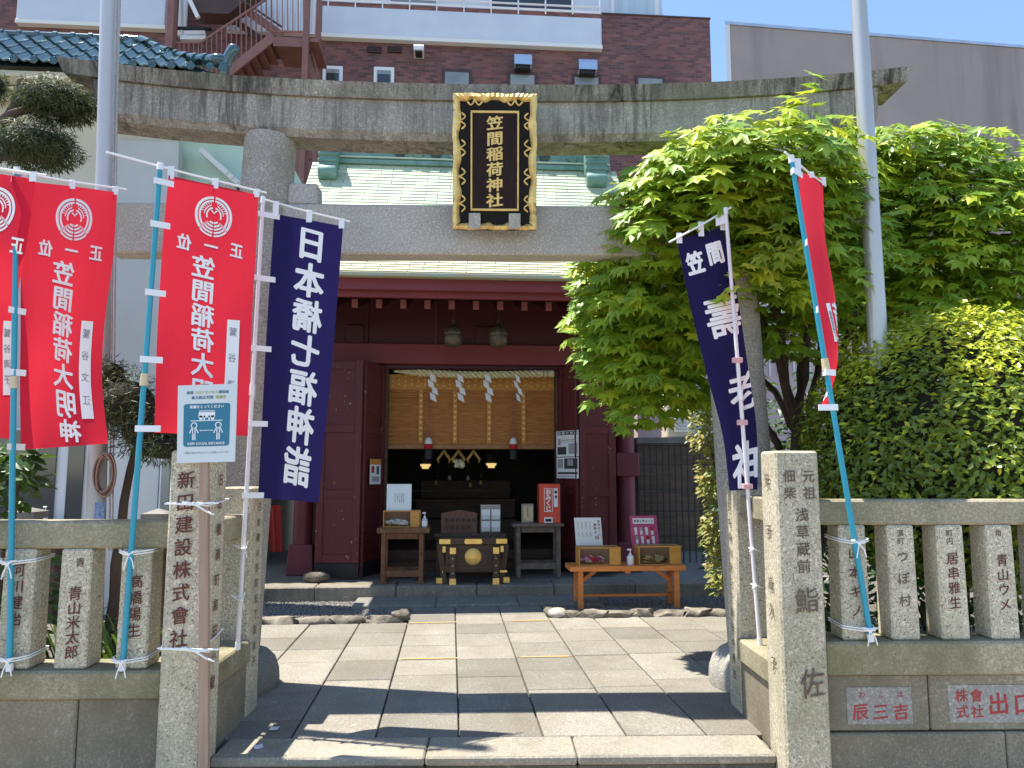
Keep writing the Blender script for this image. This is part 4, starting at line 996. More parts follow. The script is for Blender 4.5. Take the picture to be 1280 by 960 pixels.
lh = thing('leaflet_holder', 'clear holder with four stacks of pale leaflets', 'leaflet holder', ((u0+u1)/2, hv, zpl), ROT)
MB().box(u0, u1, hv+.05, hv+.06, z0_+.001, z1, .003).build('back', mat('holder', (.3, .26, .24), rough=.25), lh, ROT)
for i in range(2):
    for j in range(2):
        a = u0+.012+i*(u1-u0)/2; zz = z0_+.02+j*(z1-z0_)*.42
        MB().box(a, a+(u1-u0)/2-.02, hv+.01, hv+.045, zz, zz+(z1-z0_)*.36, .002).build('leaflet_stack', m['paper'], lh, ROT)
        MB().box(a-.004, a+(u1-u0)/2-.012, hv+.003, hv+.007, zz-.01, zz+(z1-z0_)*.16, 0).build('pocket', m['clear'], lh, ROT)
# picture stand and fortune box on the grey table
hv = 9.95; u0, u1 = SX(652, hv), SX(667, hv); z1 = SZ(630, hv)
fs_ = thing('picture_stand', 'small framed paper standing on the grey table', 'frame', ((u0+u1)/2, hv, zt2), ROT)
MB().box(u0, u1, hv, hv+.03, zt2+.001, z1, .004).build('frame', mat('pewter', (.3, .26, .22), rough=.35), fs_, ROT)
MB().box(u0+.025, u1-.012, hv-.006, hv-.001, zt2+.025, z1-.03, .001).build('paper', mat('old_paper', (.62, .52, .32), (.55, .44, .26), 14, .8), fs_, ROT)
g = MB(); column(g, '御神籤初穂料', 0, 0, .018, lambda x, z, o: V((u0+u1)/2+x, hv-.0065-o, z1-.05+z), 1.2, .01, 0); g.build('print', m['ink'], fs_, ROT)
hv = 9.86; u0, u1 = SX(674, hv), SX(700, hv); z1 = SZ(605, hv)
ok = thing('fortune_box', 'vermilion fortune paper vending box with white lettering', 'vending box', ((u0+u1)/2, hv+.12, zt2), ROT)
MB().box(u0, u1, hv, hv+.24, zt2+.001, z1, .006).build('case', m['vermilion'], ok, ROT)
MB().box(u0-.004, u0-.001, hv+.01, hv+.23, zt2+.01, z1-.01, 0).build('side_shade', m['vermilion_shade'], ok, ROT)  # thin sheet over the left side, painted darker as its shade
fx = lambda px: SX(px, hv); fz = lambda py: SZ(py, hv)
for (xa, xb, ya, yb) in ((680, 690.5, 610.5, 640),):
    g = MB()
    for b_ in ((fx(xa), fx(xa)+.006, fz(yb), fz(ya)), (fx(xb)-.006, fx(xb), fz(yb), fz(ya)), (fx(xa)+.006, fx(xb)-.006, fz(ya)-.006, fz(ya)), (fx(xa)+.006, fx(xb)-.006, fz(yb), fz(yb)+.006)): g.box(b_[0], b_[1], hv-.003, hv-.0005, b_[2], b_[3])
    g.build('border', m['white'], ok, ROT)
g = MB(); column(g, 'おみくじ', 0, 0, .075, lambda x, z, o: V((fx(680)+fx(690.5))/2+x, hv-.0005-o, fz(615)+z), .95, .05, .03); g.build('lettering', m['white'], ok, ROT)
MB().box(fx(692), fx(697), hv-.004, hv-.0005, fz(634), fz(610.5), .001).build('coin_label', m['paper'], ok, ROT)
MB().box(fx(693), fx(696), hv-.007, hv-.0045, fz(617), fz(613.5), .001).build('coin_slot', m['black'], ok, ROT); MB().box(fx(693.4), fx(696), hv-.006, hv-.0045, fz(623), fz(619.5), 0).build('print', m['ink'], ok, ROT)
MB().box(fx(680), fx(690.5), hv-.008, hv-.0005, fz(654), fz(647), .002).build('outlet', m['paper'], ok, ROT); MB().box(fx(681.5), fx(689), hv-.010, hv-.0085, fz(652.5), fz(649), 0).build('outlet_mouth', m['black'], ok, ROT)
# vermilion bench
v = 8.56; D = .40; zf = -.012; u0, u1 = SX(713, v, 712), SX(858, v, 712); z1, z0 = SZ(709.5, v), SZ(716, v)
bn = thing('wooden_bench', 'orange wooden bench carrying two display boxes', 'bench', ((u0+u1)/2, v+.2, zf), ROT); ow = m['orange_wood']
for i in range(2): MB().box(u0, u1, v+i*(D/2)+.002, v+(i+1)*D/2-.002, z0, z1, .005).build('seat_plank', ow, bn, ROT)
xl, xr = u0+.12, u1-.10
for x in (xl, xr):
    for y in (v+.03, v+D-.09): MB().frustum(x-.03, x+.03, y, y+.05, zf, z0-.001, .95, .004).build('leg', ow, bn, ROT)
    MB().box(x-.028, x+.028, v+.081, v+D-.091, z0-.06, z0-.002, .003).build('cross_bar', ow, bn, ROT); MB().box(x-.02, x+.02, v+.081, v+D-.091, .09, .13, .003).build('cross_bar', ow, bn, ROT)
MB().box(xl+.021, xr-.021, v+D/2-.02, v+D/2+.02, .095, .125, .003).build('stretcher', ow, bn, ROT)
for s, x in ((1, xl), (-1, xr)): MB().obox((x+s*.115, v+D/2, z0-.072), (s*.085, 0, .062), (0, .018, 0), V(-.62*s, 0, .85)*.02, .003).build('brace', ow, bn, ROT)
MB().box((u0+u1)/2-.03, (u0+u1)/2+.03, v+.04, v+D-.04, z0-.03, z0-.001, .003).build('batten', ow, bn, ROT)
zb1_ = display_box('wooden display box of pink and red charms on the orange bench', 724, 776.5, 685.5, v+.05, .26, z1, 762, ('charm', ['charm_red', 'charm_pink', 'paper', 'charm_red', 'charm_blue', 'charm_pink']))
zb2_ = display_box('wooden display box of gold charms on the orange bench', 799, 852, 684.5, v+.05, .26, z1, 837, ('charm', ['charm_gold', 'dark_wood', 'charm_gold', 'straw']))
pump_bottle('sanitizer_bottle', 'white pump bottle between the boxes on the orange bench', 783.5, 792, 687.5, v+.1, z1, m['white_plastic'])
t, fn, W_, H_ = board('sign_board', 'white sign of printed fortunes behind the box of pink charms', 'sign', 721.5, 755, 648, 686, v+.33, z1+.001, m['paper'], -.05, .08)
lo = .45                                        # the part of the card that shows above the box
textlines(t, fn, W_, H_, (.12, .27, .42, .57), .9, 5, .016, '金運守恋愛成就仕事学業健康旅行', m['grey_ink'], .01)
textlines(t, fn, W_, H_, (.12, .27, .42, .57), .66, 3, .016, '開運招福縁結', m['grey_ink'], .01)
g = MB()
for i, c in enumerate('金色みくじ'): put(g, c, .9, .92-i*.075, .03/W_, .03/H_, fn, .02, .04)
g.build('print', m['ink'], t, ROT); g = MB()
for i, c in enumerate('運勢占'): put(g, c, .75, .84-i*.08, .034/W_, .034/H_, fn, .02, .04)
put(g, '凶', .8, .56, .05/W_, .05/H_, fn, .02, .04); g.build('print', m['red_ink2'], t, ROT)
t, fn, W_, H_ = board('sign_board', 'magenta sign of figurine pictures behind the box of gold charms', 'sign', 792, 826, 646, 686, v+.33, z1+.001, m['pink_sign'], -.06, .08)
def patch(x0, x1, y0, y1, o=.001):
    return MB().add([fn(x0, y0, o), fn(x1, y0, o), fn(x1, y1, o), fn(x0, y1, o)], [(0, 1, 2, 3)])
patch(.1, .88, .83, .95).build('title_strip', m['paper'], t, ROT); g = MB()
for i, c in enumerate('開運土鈴みくじ'): put(g, c, .18+i*.105, .89, .024/W_, .03/H_, lambda x, y, o: fn(x, y, o+.001), .03, 0)
g.build('print', m['ink'], t, ROT)
for j in range(2):
    for i in range(4):
        x, y = .18+i*.2+.02*j, .69-j*.19
        patch(x-.045, x+.045, y-.1, y-.01).build('figure_body', m['paper'], t, ROT); patch(x-.055, x+.05, y-.01, y+.06, .002).build('figure_head', (m['white'], m['grey_ink'], m['paper'], m['tassel_red'])[(i+j) % 4], t, ROT)
# papers on the doors
def paper_on(name, lb, cat, x0, x1, y0, y1, v, mt, group=None, slope=0):
    u0, u1, z0, z1 = SX(x0, v, y0), SX(x1, v, y0), SZ(y1, v), SZ(y0, v)
    t = thing(name, lb, cat, ((u0+u1)/2, v, z0), ROT, group); fn = lambda x, y, o: V(u0+x*(u1-u0), v+slope*(x-.5)-o, z0+y*(z1-z0))
    P = [fn(0, 0, 0), fn(1, 0, 0), fn(1, 1, 0), fn(0, 1, 0)]
    MB().add(P+[p+V(0, .003, 0) for p in P], [(0, 1, 2, 3), (7, 6, 5, 4), (0, 4, 5, 1), (1, 5, 6, 2), (2, 6, 7, 3), (3, 7, 4, 0)]).build('sheet', mt, t, ROT); return t, fn, u1-u0, z1-z0
dR = lambda px: WV-.07+(10.0-WV+.07)*((px-694)/(722-694))-.03
t, fn, W_, H_ = paper_on('poster', 'upper black and white poster on the right door', 'poster', 698, 720, 538, 570.5, dR(709)-.03, m['paper'], 'posters on the right door', -.42)
for (x0, x1, y0, y1, mt) in ((.05, .95, .84, .98, 'ink'), (.05, .45, .08, .38, 'ink'), (.55, .95, .1, .5, 'grey_ink'), (.2, .9, .62, .66, 'charm_gold'), (.2, .8, .55, .58, 'grey_ink'), (.08, .2, .45, .7, 'grey_ink')): patch(x0, x1, y0, y1).build('print', m[mt], t, ROT)
g = MB()
for i, c in enumerate('厄除け祈願'): put(g, c, .14+i*.18, .91, .03/W_, .035/H_, lambda x, y, o: fn(x, y, o+.001), .04, 0)
g.build('print', m['white'], t, ROT)
t, fn, W_, H_ = paper_on('poster', 'lower black and white poster on the right door', 'poster', 698.5, 720, 571.5, 598, dR(709)-.03, m['paper'], 'posters on the right door', -.42)
for (x0, x1, y0, y1, mt) in ((.35, .95, .45, .95, 'ink'), (.5, .75, .6, .9, 'grey_ink'), (.05, .3, .5, .92, 'grey_ink'), (.08, .95, .2, .3, 'ink'), (.05, .14, .2, .3, 'tassel_red'), (.08, .9, .08, .12, 'grey_ink')): patch(x0, x1, y0, y1, .001+.0004*(mt == 'grey_ink')).build('print', m[mt], t, ROT)
t, fn, W_, H_ = paper_on('door_sticker', 'small orange headed sticker on the folded left door', 'sticker', 464, 475, 574, 605, 10.13, m['paper'], None, .28)
patch(0, 1, .78, 1).build('header', m['box_wood'], t, ROT)
for (x0, x1, y0, y1, mt) in ((.15, .4, .45, .72, 'tassel_red'), (.6, .85, .4, .72, 'sign_blue'), (.2, .85, .1, .3, 'grey_ink')): patch(x0, x1, y0, y1).build('print', m[mt], t, ROT)
# red cloth hanging in the dark beside the hall
p = onS(345, 690, 10.7); 
tag(MB().grid(lambda a, b: (p.x-.13+.17*a+.05*(1-b), 10.72+.02*math.sin(a*12), p.z+.62*b), 10, 6).build('hanging_cloth', m['skin_red'], frame=ROT, smooth=60), 'dull red cloth hanging in the shade left of the hall', 'cloth')
# ------------------------------------------------------------------ banners on poles
def cat_rom(P, t):
    n = len(P)-1; x = min(max(t, 0), 1)*n; i = min(int(x), n-1); f = x-i
    p0, p1, p2, p3 = P[max(i-1, 0)], P[i], P[i+1], P[min(i+2, n)]
    return .5*((2*p1)+(p2-p0)*f+(2*p0-5*p1+4*p2-p3)*f*f+(3*p1-p0-3*p2+p3)*f**3)
def loop_tie(parent, post, pole_r, z, mtl=None, sag=.02, tails=1):
    """string round a post (x0, x1, y0, y1) and the pole in front of it, with a bow"""
    x0, x1, y0, y1, xp, yp = post; g = MB(); e = .006
    for k in range(2):
        zz = z+k*.012
        P = [(x0-e, y1+e, zz+sag), (x0-e, y0-e, zz+sag*.5), (xp-.03, yp-.018, zz), (xp+.03, yp-.018, zz+.002), (x1+e, y0-e, zz+sag*.6), (x1+e, y1+e, zz+sag), (x0-e, y1+e, zz+sag)]
        g.tube(P, .0035, 5)
    g.tube([(xp-.005, yp-.022, z+.004), (xp+.02, yp-.035, z+.01), (xp+.045, yp-.03, z+.022), (xp+.02, yp-.03, z+.018), (xp, yp-.024, z+.008)], .004, 5)
    g.tube([(xp, yp-.022, z+.004), (xp-.03, yp-.035, z+.02), (xp-.05, yp-.03, z+.018), (xp-.025, yp-.03, z+.006), (xp, yp-.024, z+.004)], .004, 5)
    g.tube([(xp, yp-.024, z), (xp-.012, yp-.034, z-.04), (xp-.02, yp-.034, z-.075)], .0035, 5); g.tube([(xp, yp-.024, z), (xp+.022, yp-.034, z-.03), (xp+.032, yp-.034, z-.07)], .0035, 5)
    g.rock((xp, yp-.024, z+.003), .013, .01, .012, 3, 1)
    return g.build('tie', m['string'], parent, smooth=60)
def banner(name, label, cat, group, base, top, pole_mat, pr, bar, Lp, Rp, W_, H_, cl, wave, letters, tabs, toptabs, nu=18, nv=48):
    base, top = Vector(base), Vector(top)
    t = thing(name, label, cat, base, group=group)
    MB().tube([base, base.lerp(top, .5), top], [pr, pr*.95, pr*.85], 12).build('pole', pole_mat, t, smooth=40)
    MB().cyl(base-V(0, 0, .0), base+(top-base).normalized()*.04, pr*1.15, n=12).build('foot_cap', m['white_plastic'], t, smooth=40)
    j = base.lerp(top, .56); d = (top-base).normalized(); MB().cyl(j-d*.03, j+d*.035, pr*1.35, pr*1.2, 12).build('joint_sleeve', m['tan_plastic'] if pole_mat is m['blue_pole'] else m['white_plastic'], t, smooth=40)
    MB().cyl(top-d*.03, top+d*.012, pr*1.2, pr, 12).build('pole_cap', m['white_plastic'], t, smooth=40)
    a, b = Vector(bar[0]), Vector(bar[1]); MB().tube([a, a.lerp(b, .5)+V(0, 0, -.006), b], .0065, 8).build('cross_bar', m['white_plastic'], t, smooth=40)
    Lp = [Vector(p) for p in Lp]; Rp = [Vector(p) for p in Rp]
    def S0(u, v): return cat_rom(Lp, v).lerp(cat_rom(Rp, v), u)
    def nrm(u, v):
        e = .01; du = S0(min(u+e, 1), v)-S0(max(u-e, 0), v); dv = S0(u, min(v+e, 1))-S0(u, max(v-e, 0)); n_ = du.cross(dv)
        return n_.normalized() if n_.length > 1e-9 else V(0, -1, 0)
    def C(u, v): 
        n_ = nrm(min(max(u, 0), 1), min(max(v, 0), 1)); return S0(u, v)+n_*wave(u, v)
    def N(u, v):
        e = .012; u0, u1, v0, v1 = max(u-e, 0), min(u+e, 1), max(v-e, 0), min(v+e, 1)
        n_ = (C(u1, v)-C(u0, v)).cross(C(u, v1)-C(u, v0)); return n_.normalized() if n_.length > 1e-9 else V(0, -1, 0)
    GU, GV = 24, 72
    GC = [[C(i/GU, j/GV) for i in range(GU+1)] for j in range(GV+1)]
    GN_ = [[None]*(GU+1) for _ in range(GV+1)]
    for j in range(GV+1):
        for i in range(GU+1):
            n_ = (GC[j][min(i+1, GU)]-GC[j][max(i-1, 0)]).cross(GC[min(j+1, GV)][i]-GC[max(j-1, 0)][i]); GN_[j][i] = n_.normalized()
    def bil(G, u, v):
        x, y = min(max(u, 0), 1)*GU, min(max(v, 0), 1)*GV; i, j = min(int(x), GU-1), min(int(y), GV-1); a_, b_ = x-i, y-j
        return (G[j][i]*(1-a_)+G[j][i+1]*a_)*(1-b_)+(G[j+1][i]*(1-a_)+G[j+1][i+1]*a_)*b_
    co = MB().grid(lambda u, v: bil(GC, u, v), GU, GV).build('cloth', cl, t, smooth=80)
    fn = lambda x, y, o: bil(GC, x, y)+bil(GN_, x, y)*(o)
    for mt, build in letters:
        for side in (1, -1):
            g = MB(); build(g, lambda x, y, o: fn(x, -y, o*side)); 
            if side < 0: g.f = [q[::-1] for q in g.f]
            g.build('printing', mt, co, smooth=80)
    for v in tabs:
        c0 = C(0, v); q = base.lerp(top, min(1, max(0, (c0.z-base.z)/(top.z-base.z)))); dx = (c0-q); dx.z = 0; dx.normalize()
        mid = (q+c0)/2; L2 = (c0-q).length/2+.03
        tb = MB().obox(mid+dx*.01+V(0, -pr-.004, 0), dx*L2, V(0, .002, 0), V(0, 0, .017), 0)
        tb.obox(q+V(0, 0, 0)-dx*(pr+.003), dx*.002, V(0, pr+.004, 0), V(0, 0, .017), 0); tb.build('side_tab', m['white_plastic'], t)
    for u in toptabs:
        c0 = C(u, 0); tt = (c0.x-a.x)/(b.x-a.x) if abs(b.x-a.x) > .02 else u; q = a.lerp(b, tt); mid = (c0+q)/2; hh = (q-c0).length/2+.012
        MB().obox(mid+V(0, -.009, -.006), V(.018, 0, 0), V(0, .002, 0), V(0, 0, hh), 0).build('top_tab', m['white_plastic'], t)
    return t
def ribbon(g, fn, cx, cy, rx, ry, r0, r1, a0, a1, n=20, eps=.0015):
    for i in range(n):
        p, q = R(a0+(a1-a0)*i/n), R(a0+(a1-a0)*(i+1)/n)
        P = [(cx+rx*r*math.cos(a), cy+ry*r*math.sin(a)) for r, a in ((r0, p), (r1, p), (r1, q), (r0, q))]
        b = len(g.v); g.v += [fn(x, y, eps) for x, y in P]; g.f.append((b, b+1, b+2, b+3))
def crest(g, fn, cx, cy, rx, ry):
    for (r0, r1) in ((.86, 1.0), (.70, .80)):
        ribbon(g, fn, cx, cy, rx, ry, r0, r1, 93, 220); ribbon(g, fn, cx, cy, rx, ry, r0, r1, -40, 87)
    for (r0, r1) in ((.34, .42),): ribbon(g, fn, cx, cy, rx, ry, r0, r1, 100, 200); ribbon(g, fn, cx, cy, rx, ry, r0, r1, -20, 80)
    for k in range(5):
        r = .36+.155*k; ribbon(g, fn, cx, cy, rx, ry, r-.055, r+.035, 224+2.2*(4-k), 267, 10); ribbon(g, fn, cx, cy, rx, ry, r-.055, r+.035, 273, 316-2.2*(4-k), 10)
    for s in (-1, 1):                       # ears of rice and sheaf ties
        for i in range(6):
            a = R(90+s*(14+i*11)); x, y = cx+rx*.56*math.cos(a), cy+ry*.56*math.sin(a)
            for q in (-1, 1):
                d = a+q*.9+s*1.2; b = len(g.v); L_ = .13
                g.v += [fn(x, y, .0015), fn(x+rx*L_*math.cos(d-.25), y+ry*L_*math.sin(d-.25), .0015), fn(x+rx*L_*1.3*math.cos(d), y+ry*L_*1.3*math.sin(d), .0015), fn(x+rx*L_*math.cos(d+.25), y+ry*L_*math.sin(d+.25), .0015)]; g.f.append((b, b+1, b+2, b+3))
        for k in range(4):
            a0 = 218+k*2.5 if s < 0 else 322-k*2.5; r0, r1 = .42+.0*k, 1.0-.02*k; aa = R(a0); bb = R(a0+1.2)
            b = len(g.v); g.v += [fn(cx+rx*r*math.cos(a), cy+ry*r*math.sin(a), .0015) for r, a in ((r0, aa-.06*s), (r1, aa), (r1, bb), (r0, bb-.06*s))]; g.f.append((b, b+1, b+2, b+3))
        b = len(g.v); g.v += [fn(cx, cy+ry*.08, .0015), fn(cx+s*rx*.18, cy+ry*.24, .0015), fn(cx+s*rx*.12, cy+ry*.28, .0015), fn(cx, cy+ry*.15, .0015)]; g.f.append((b, b+1, b+2, b+3))
def red_print(W_, H_, mir, strip, um=.45, sl=0.0, name='鷲谷清子', fold=False):
    me = .03
    def main(g, fn):
        if not fold: crest(g, lambda x, y, o: fn(x, y, o), um+.08, -.135, .2, .072)
        for i, c in enumerate('' if fold else '位一正' if mir else '正一位'): put(g, c, um-.21+i*.28, -.245, .15, .062, fn, .035, .08, eps=.0015, maxe=me, mirror=mir)
        if fold:
            for i, c in enumerate('荷大明神'): put(g, c, um+sl*i, -.56-i*.112, .5, .125, fn, .03, .12, eps=.0015, maxe=me, mirror=mir)
        else:
          for i, c in enumerate('笠間稲荷大明神'): put(g, c, um+sl*i, -.335-i*.099, .25 if not fold else .2, .096, fn, .028, .12, eps=.0015, maxe=me, mirror=mir)
    def st(g, fn):
        n, k = 30, 4
        g.grid(lambda a, b_: fn(strip[0]+(strip[1]-strip[0])*a, -(strip[2]+(strip[3]-strip[2])*b_), .0035), k, n)
    def nm(g, fn):
        for i, c in enumerate(name): put(g, c, (strip[0]+strip[1])/2, -(strip[2]+.05+i*(strip[3]-strip[2]-.08)/3.4), .09, .038, fn, .012, .08, eps=.005, maxe=me, mirror=mir)
    return [(m['banner_white'], main), (m['banner_white'], st), (m['grey_ink'], nm)]
GR = 'red banners on blue poles'; GN = 'navy banners on white poles'
wv = lambda a, ph: (lambda u, v: a*math.sin(u*5.5+v*4+ph)*(.25+.75*v)+a*.45*math.sin(v*11+u*3+ph*2)*v+a*.3*math.sin(u*17+v*3+ph)*v*v)
# banner beside the sign board
b0 = onY(153, 838, 4.172); b0.z = .472; t0 = onY(200.5, 206, 4.10)
bn3 = banner('nobori_banner', 'red banner with white crest, behind the social distance sign', 'banner', GR, b0, t0, m['blue_pole'], .0155,
       (onY(133, 190, 3.93), onY(333, 241, 4.53)),
       [onY(*p) for p in ((211, 219, 4.13), (204, 300, 4.13), (199, 380, 4.14), (195, 460, 4.15), (192, 541, 4.16))],
       [onY(*p) for p in ((323, 244, 4.50), (320, 320, 4.49), (316, 390, 4.47), (313, 465, 4.45), (310, 545, 4.44))], .62, 1.42, m['red_cloth'], wv(.014, .4),
       red_print(.62, 1.42, True, (.72, .86, .54, .98), .42, .012), (.05, .20, .46, .72, .975), (.02, .5, .98))
loop_tie(bn3, (-1.989, -1.824, 4.195, 4.355, onY(164, 693, 4.17).x, 4.172), .0155, onY(164, 693, 4.17).z); loop_tie(bn3, (-1.989, -1.824, 4.195, 4.355, b0.x+.002, 4.172), .0155, onY(155, 828, 4.17).z)
b0 = onY(12, 838, 4.172); b0.z = .472; t0 = onY(21, 212, 4.12)
bn2 = banner('nobori_banner', 'second red banner from the left, with white crest, before the flagpole', 'banner', GR, b0, t0, m['blue_pole'], .0155,
       (onY(2, 212, 4.05), onY(158, 237, 4.58)),
       [onY(*p) for p in ((30, 226, 4.16), (27, 310, 4.16), (25, 390, 4.17), (24, 470, 4.18), (26, 562, 4.2))],
       [onY(*p) for p in ((147, 240, 4.53), (142, 320, 4.5), (131, 400, 4.47), (127, 480, 4.45), (134, 555, 4.46))], .62, 1.5, m['red_cloth'], wv(.02, 2.1),
       red_print(.62, 1.5, True, (.72, .86, .51, .88), .45, .02, '鷲谷文江'), (.02, .5, .74, .985), (.02, .5, .98))
loop_tie(bn2, (-2.604, -2.434, 4.195, 4.355, onY(12.5, 705, 4.17).x, 4.172), .0155, onY(12, 705, 4.17).z); loop_tie(bn2, (-2.604, -2.434, 4.195, 4.355, b0.x, 4.172), .0155, onY(12, 826, 4.17).z)
b0 = onY(-98, 838, 4.172); b0.z = .472; t0 = onY(-92, 195, 4.0)
banner('nobori_banner', 'leftmost red banner, cut off by the edge of the picture', 'banner', GR, b0, t0, m['blue_pole'], .0155,
       (onY(-105, 193, 3.95), onY(58, 219, 4.1)),
       [onY(*p) for p in ((-82, 205, 4.05), (-84, 300, 4.1), (-86, 390, 4.2), (-88, 470, 4.25), (-90, 540, 4.27))],
       [onY(*p) for p in ((45, 224, 4.09), (33, 310, 4.12), (19, 395, 4.24), (17, 470, 4.31), (15, 549, 4.34))], .62, 1.42, m['red_cloth'], wv(.012, 4.0),
       red_print(.62, 1.42, True, (.88, .985, .52, .82), .55, 0), (.05, .25, .5, .75), (.02, .5, .98))
# navy banner, left
b0 = onZ(297, 812, .466); t0 = onY(329, 248, b0.y-.02); yb = b0.y
def navy_l(g, fn):
    for i, c in enumerate('日本橋七福神詣'): put(g, c, .55+.008*i, -.105-i*.128, .45, .125, fn, .034, .13, eps=.0015, maxe=.03, mirror=True)
bn4 = banner('nobori_banner', 'navy banner with white brush writing left of the hall doors', 'banner', GN, b0, t0, m['white_pole'], .0135,
       (onY(330, 249, yb-.03), onY(437, 277, yb+.26)),
       [onY(*p) for p in ((343, 267, yb+.02), (337, 355, yb+.02), (332, 440, yb+.02), (327, 530, yb+.03), (322, 622, yb+.04))],
       [onY(*p) for p in ((429, 283, yb+.24), (423, 360, yb+.24), (416, 445, yb+.23), (407, 535, yb+.22), (398, 628, yb+.22))], .47, 1.75, m['navy_cloth'], wv(.008, 1.0), [(m['banner_white'], navy_l)], (.02, .235, .49, .75, .985), (.03, .5, .98))
for py in (685, 748):
    p = onY(640, py, yb); q = b0.lerp(t0, (p.z-b0.z)/(t0.z-b0.z)); g = MB()
    g.tube([(-1.56, q.y+.03, p.z+.02), (q.x-.015, q.y-.017, p.z+.004), (q.x+.018, q.y-.012, p.z), (q.x+.01, q.y+.03, p.z+.006), (-1.56, q.y+.06, p.z+.01)], .004, 5); g.rock((q.x+.01, q.y-.02, p.z), .018, .012, .014, 5, 1)
    g.tube([(q.x+.01, q.y-.022, p.z), (q.x+.03, q.y-.03, p.z+.03), (q.x+.035, q.y-.03, p.z+.045)], .0035, 5); g.tube([(q.x+.01, q.y-.022, p.z), (q.x+.03, q.y-.03, p.z-.03), (q.x+.032, q.y-.03, p.z-.05)], .0035, 5)
    g.build('tie', m['string'], bn4, smooth=60)
# navy banner, right
b0 = onZ(950, 806, .466); yb = b0.y; t0 = onY(907, 262, yb-.03)
def navy_r(g, fn):
    put(g, '笠', .28, -.125, .36, .085, fn, .05, .05, eps=.0015, maxe=.03); put(g, '間', .72, -.105, .36, .085, fn, .05, .05, eps=.0015, maxe=.03)
    for i, c in enumerate('壽老神'): put(g, c, (.62, .72, .6)[i], -.33-i*.283, (.8, .8, .95)[i], (.16, .16, .19)[i], fn, .022, .05, eps=.0015, maxe=.03)
bn5 = banner('nobori_banner', 'navy banner twisted by the wind before the right gate column', 'banner', GN, b0, t0, m['white_pole'], .0135,
       (onY(836, 303, yb+.05), onY(914, 259, yb-.03)),
       [onY(*p) for p in ((846, 299, yb+.08), (862, 375, yb+.06), (884, 460, yb+.05), (904, 540, yb+.06), (911, 613, yb+.1))],
       [onY(*p) for p in ((903, 284, yb+.05), (922, 365, yb+.10), (936, 450, yb+.16), (946, 530, yb+.17), (946, 612, yb+.12))], .47, 1.7, m['navy_cloth'],
       lambda u, v: .02*math.sin(u*6.5+v*3)*(.3+v)+.012*math.sin(u*13+v*5)*v, [(m['banner_white'], navy_r)], (), (.03, .5, .97))
for v_ in (.3, .55, .78, .98):
    c = onY(0, 0, 1); p = b0.lerp(t0, .92-v_*.6) 
for py in (450, 528, 608):
    z = onY(640, py, yb).z; q = b0.lerp(t0, (z-b0.z)/(t0.z-b0.z)); MB().obox(q+V(-.002, -.002, 0), V(.03, 0, 0), V(0, .018, 0), V(0, 0, .016), .003).build('side_tab', m['banner_pink'], bn5)
q = t0-V(0, 0, .05); MB().obox(q+V(-.03, .0, -.02), V(.035, 0, .012), V(0, .003, 0), V(0, 0, .028), 0).build('side_tab', m['white_plastic'], bn5)
for py in (687, 733):
    p = onY(640, py, yb); q = b0.lerp(t0, (p.z-b0.z)/(t0.z-b0.z)); g = MB()
    g.tube([(1.56, q.y+.03, p.z-.01), (q.x+.017, q.y-.012, p.z), (q.x-.015, q.y-.015, p.z+.003), (q.x-.012, q.y+.03, p.z+.006), (1.56, q.y+.06, p.z+.0)], .004, 5); g.rock((q.x-.006, q.y-.02, p.z), .018, .012, .014, 5, 1)
    g.tube([(q.x, q.y-.022, p.z), (q.x-.03, q.y-.03, p.z-.01), (q.x-.02, q.y-.03, p.z-.04)], .0035, 5); g.tube([(q.x, q.y-.022, p.z), (q.x+.04, q.y-.01, p.z-.01)], .0035, 5)
    g.build('tie', m['string'], bn5, smooth=60)
# red banner, right
b0 = onY(1089, 800, 4.172); b0.z = .601; t0 = onY(989, 197, 4.08)
bn6 = banner('nobori_banner', 'red banner seen edge on before the maple tree', 'banner', GR, b0, t0, m['blue_pole'], .0155,
       (onY(981, 190, 4.0), onY(1032, 232, 4.6)),
       [onY(*p) for p in ((997, 212, 4.12), (1009, 300, 4.13), (1022, 380, 4.14), (1031, 455, 4.14), (1021, 512, 4.16))],
       [onY(*p) for p in ((1027, 224, 4.56), (1029, 300, 4.52), (1046, 380, 4.48), (1054, 450, 4.44), (1042, 507, 4.42))], .62, 1.45, m['red_cloth'],
       lambda u, v: .03*math.sin(u*4+v*5)*(.3+v), red_print(.62, 1.45, True, (.28, .4, .5, .66), .72, -.03, '鷲谷清子', True), (.03, .27, .53, .79, .97), (.02, .55, .98))
xa = onY(1066, 690, 4.17).x
loop_tie(bn6, (1.86, 2.014, 4.195, 4.355, onY(1071, 678, 4.17).x, 4.17), .0155, onY(1071, 679, 4.17).z); loop_tie(bn6, (1.86, 2.014, 4.195, 4.355, onY(1085, 788, 4.17).x, 4.172), .0155, onY(1085, 788, 4.17).z)

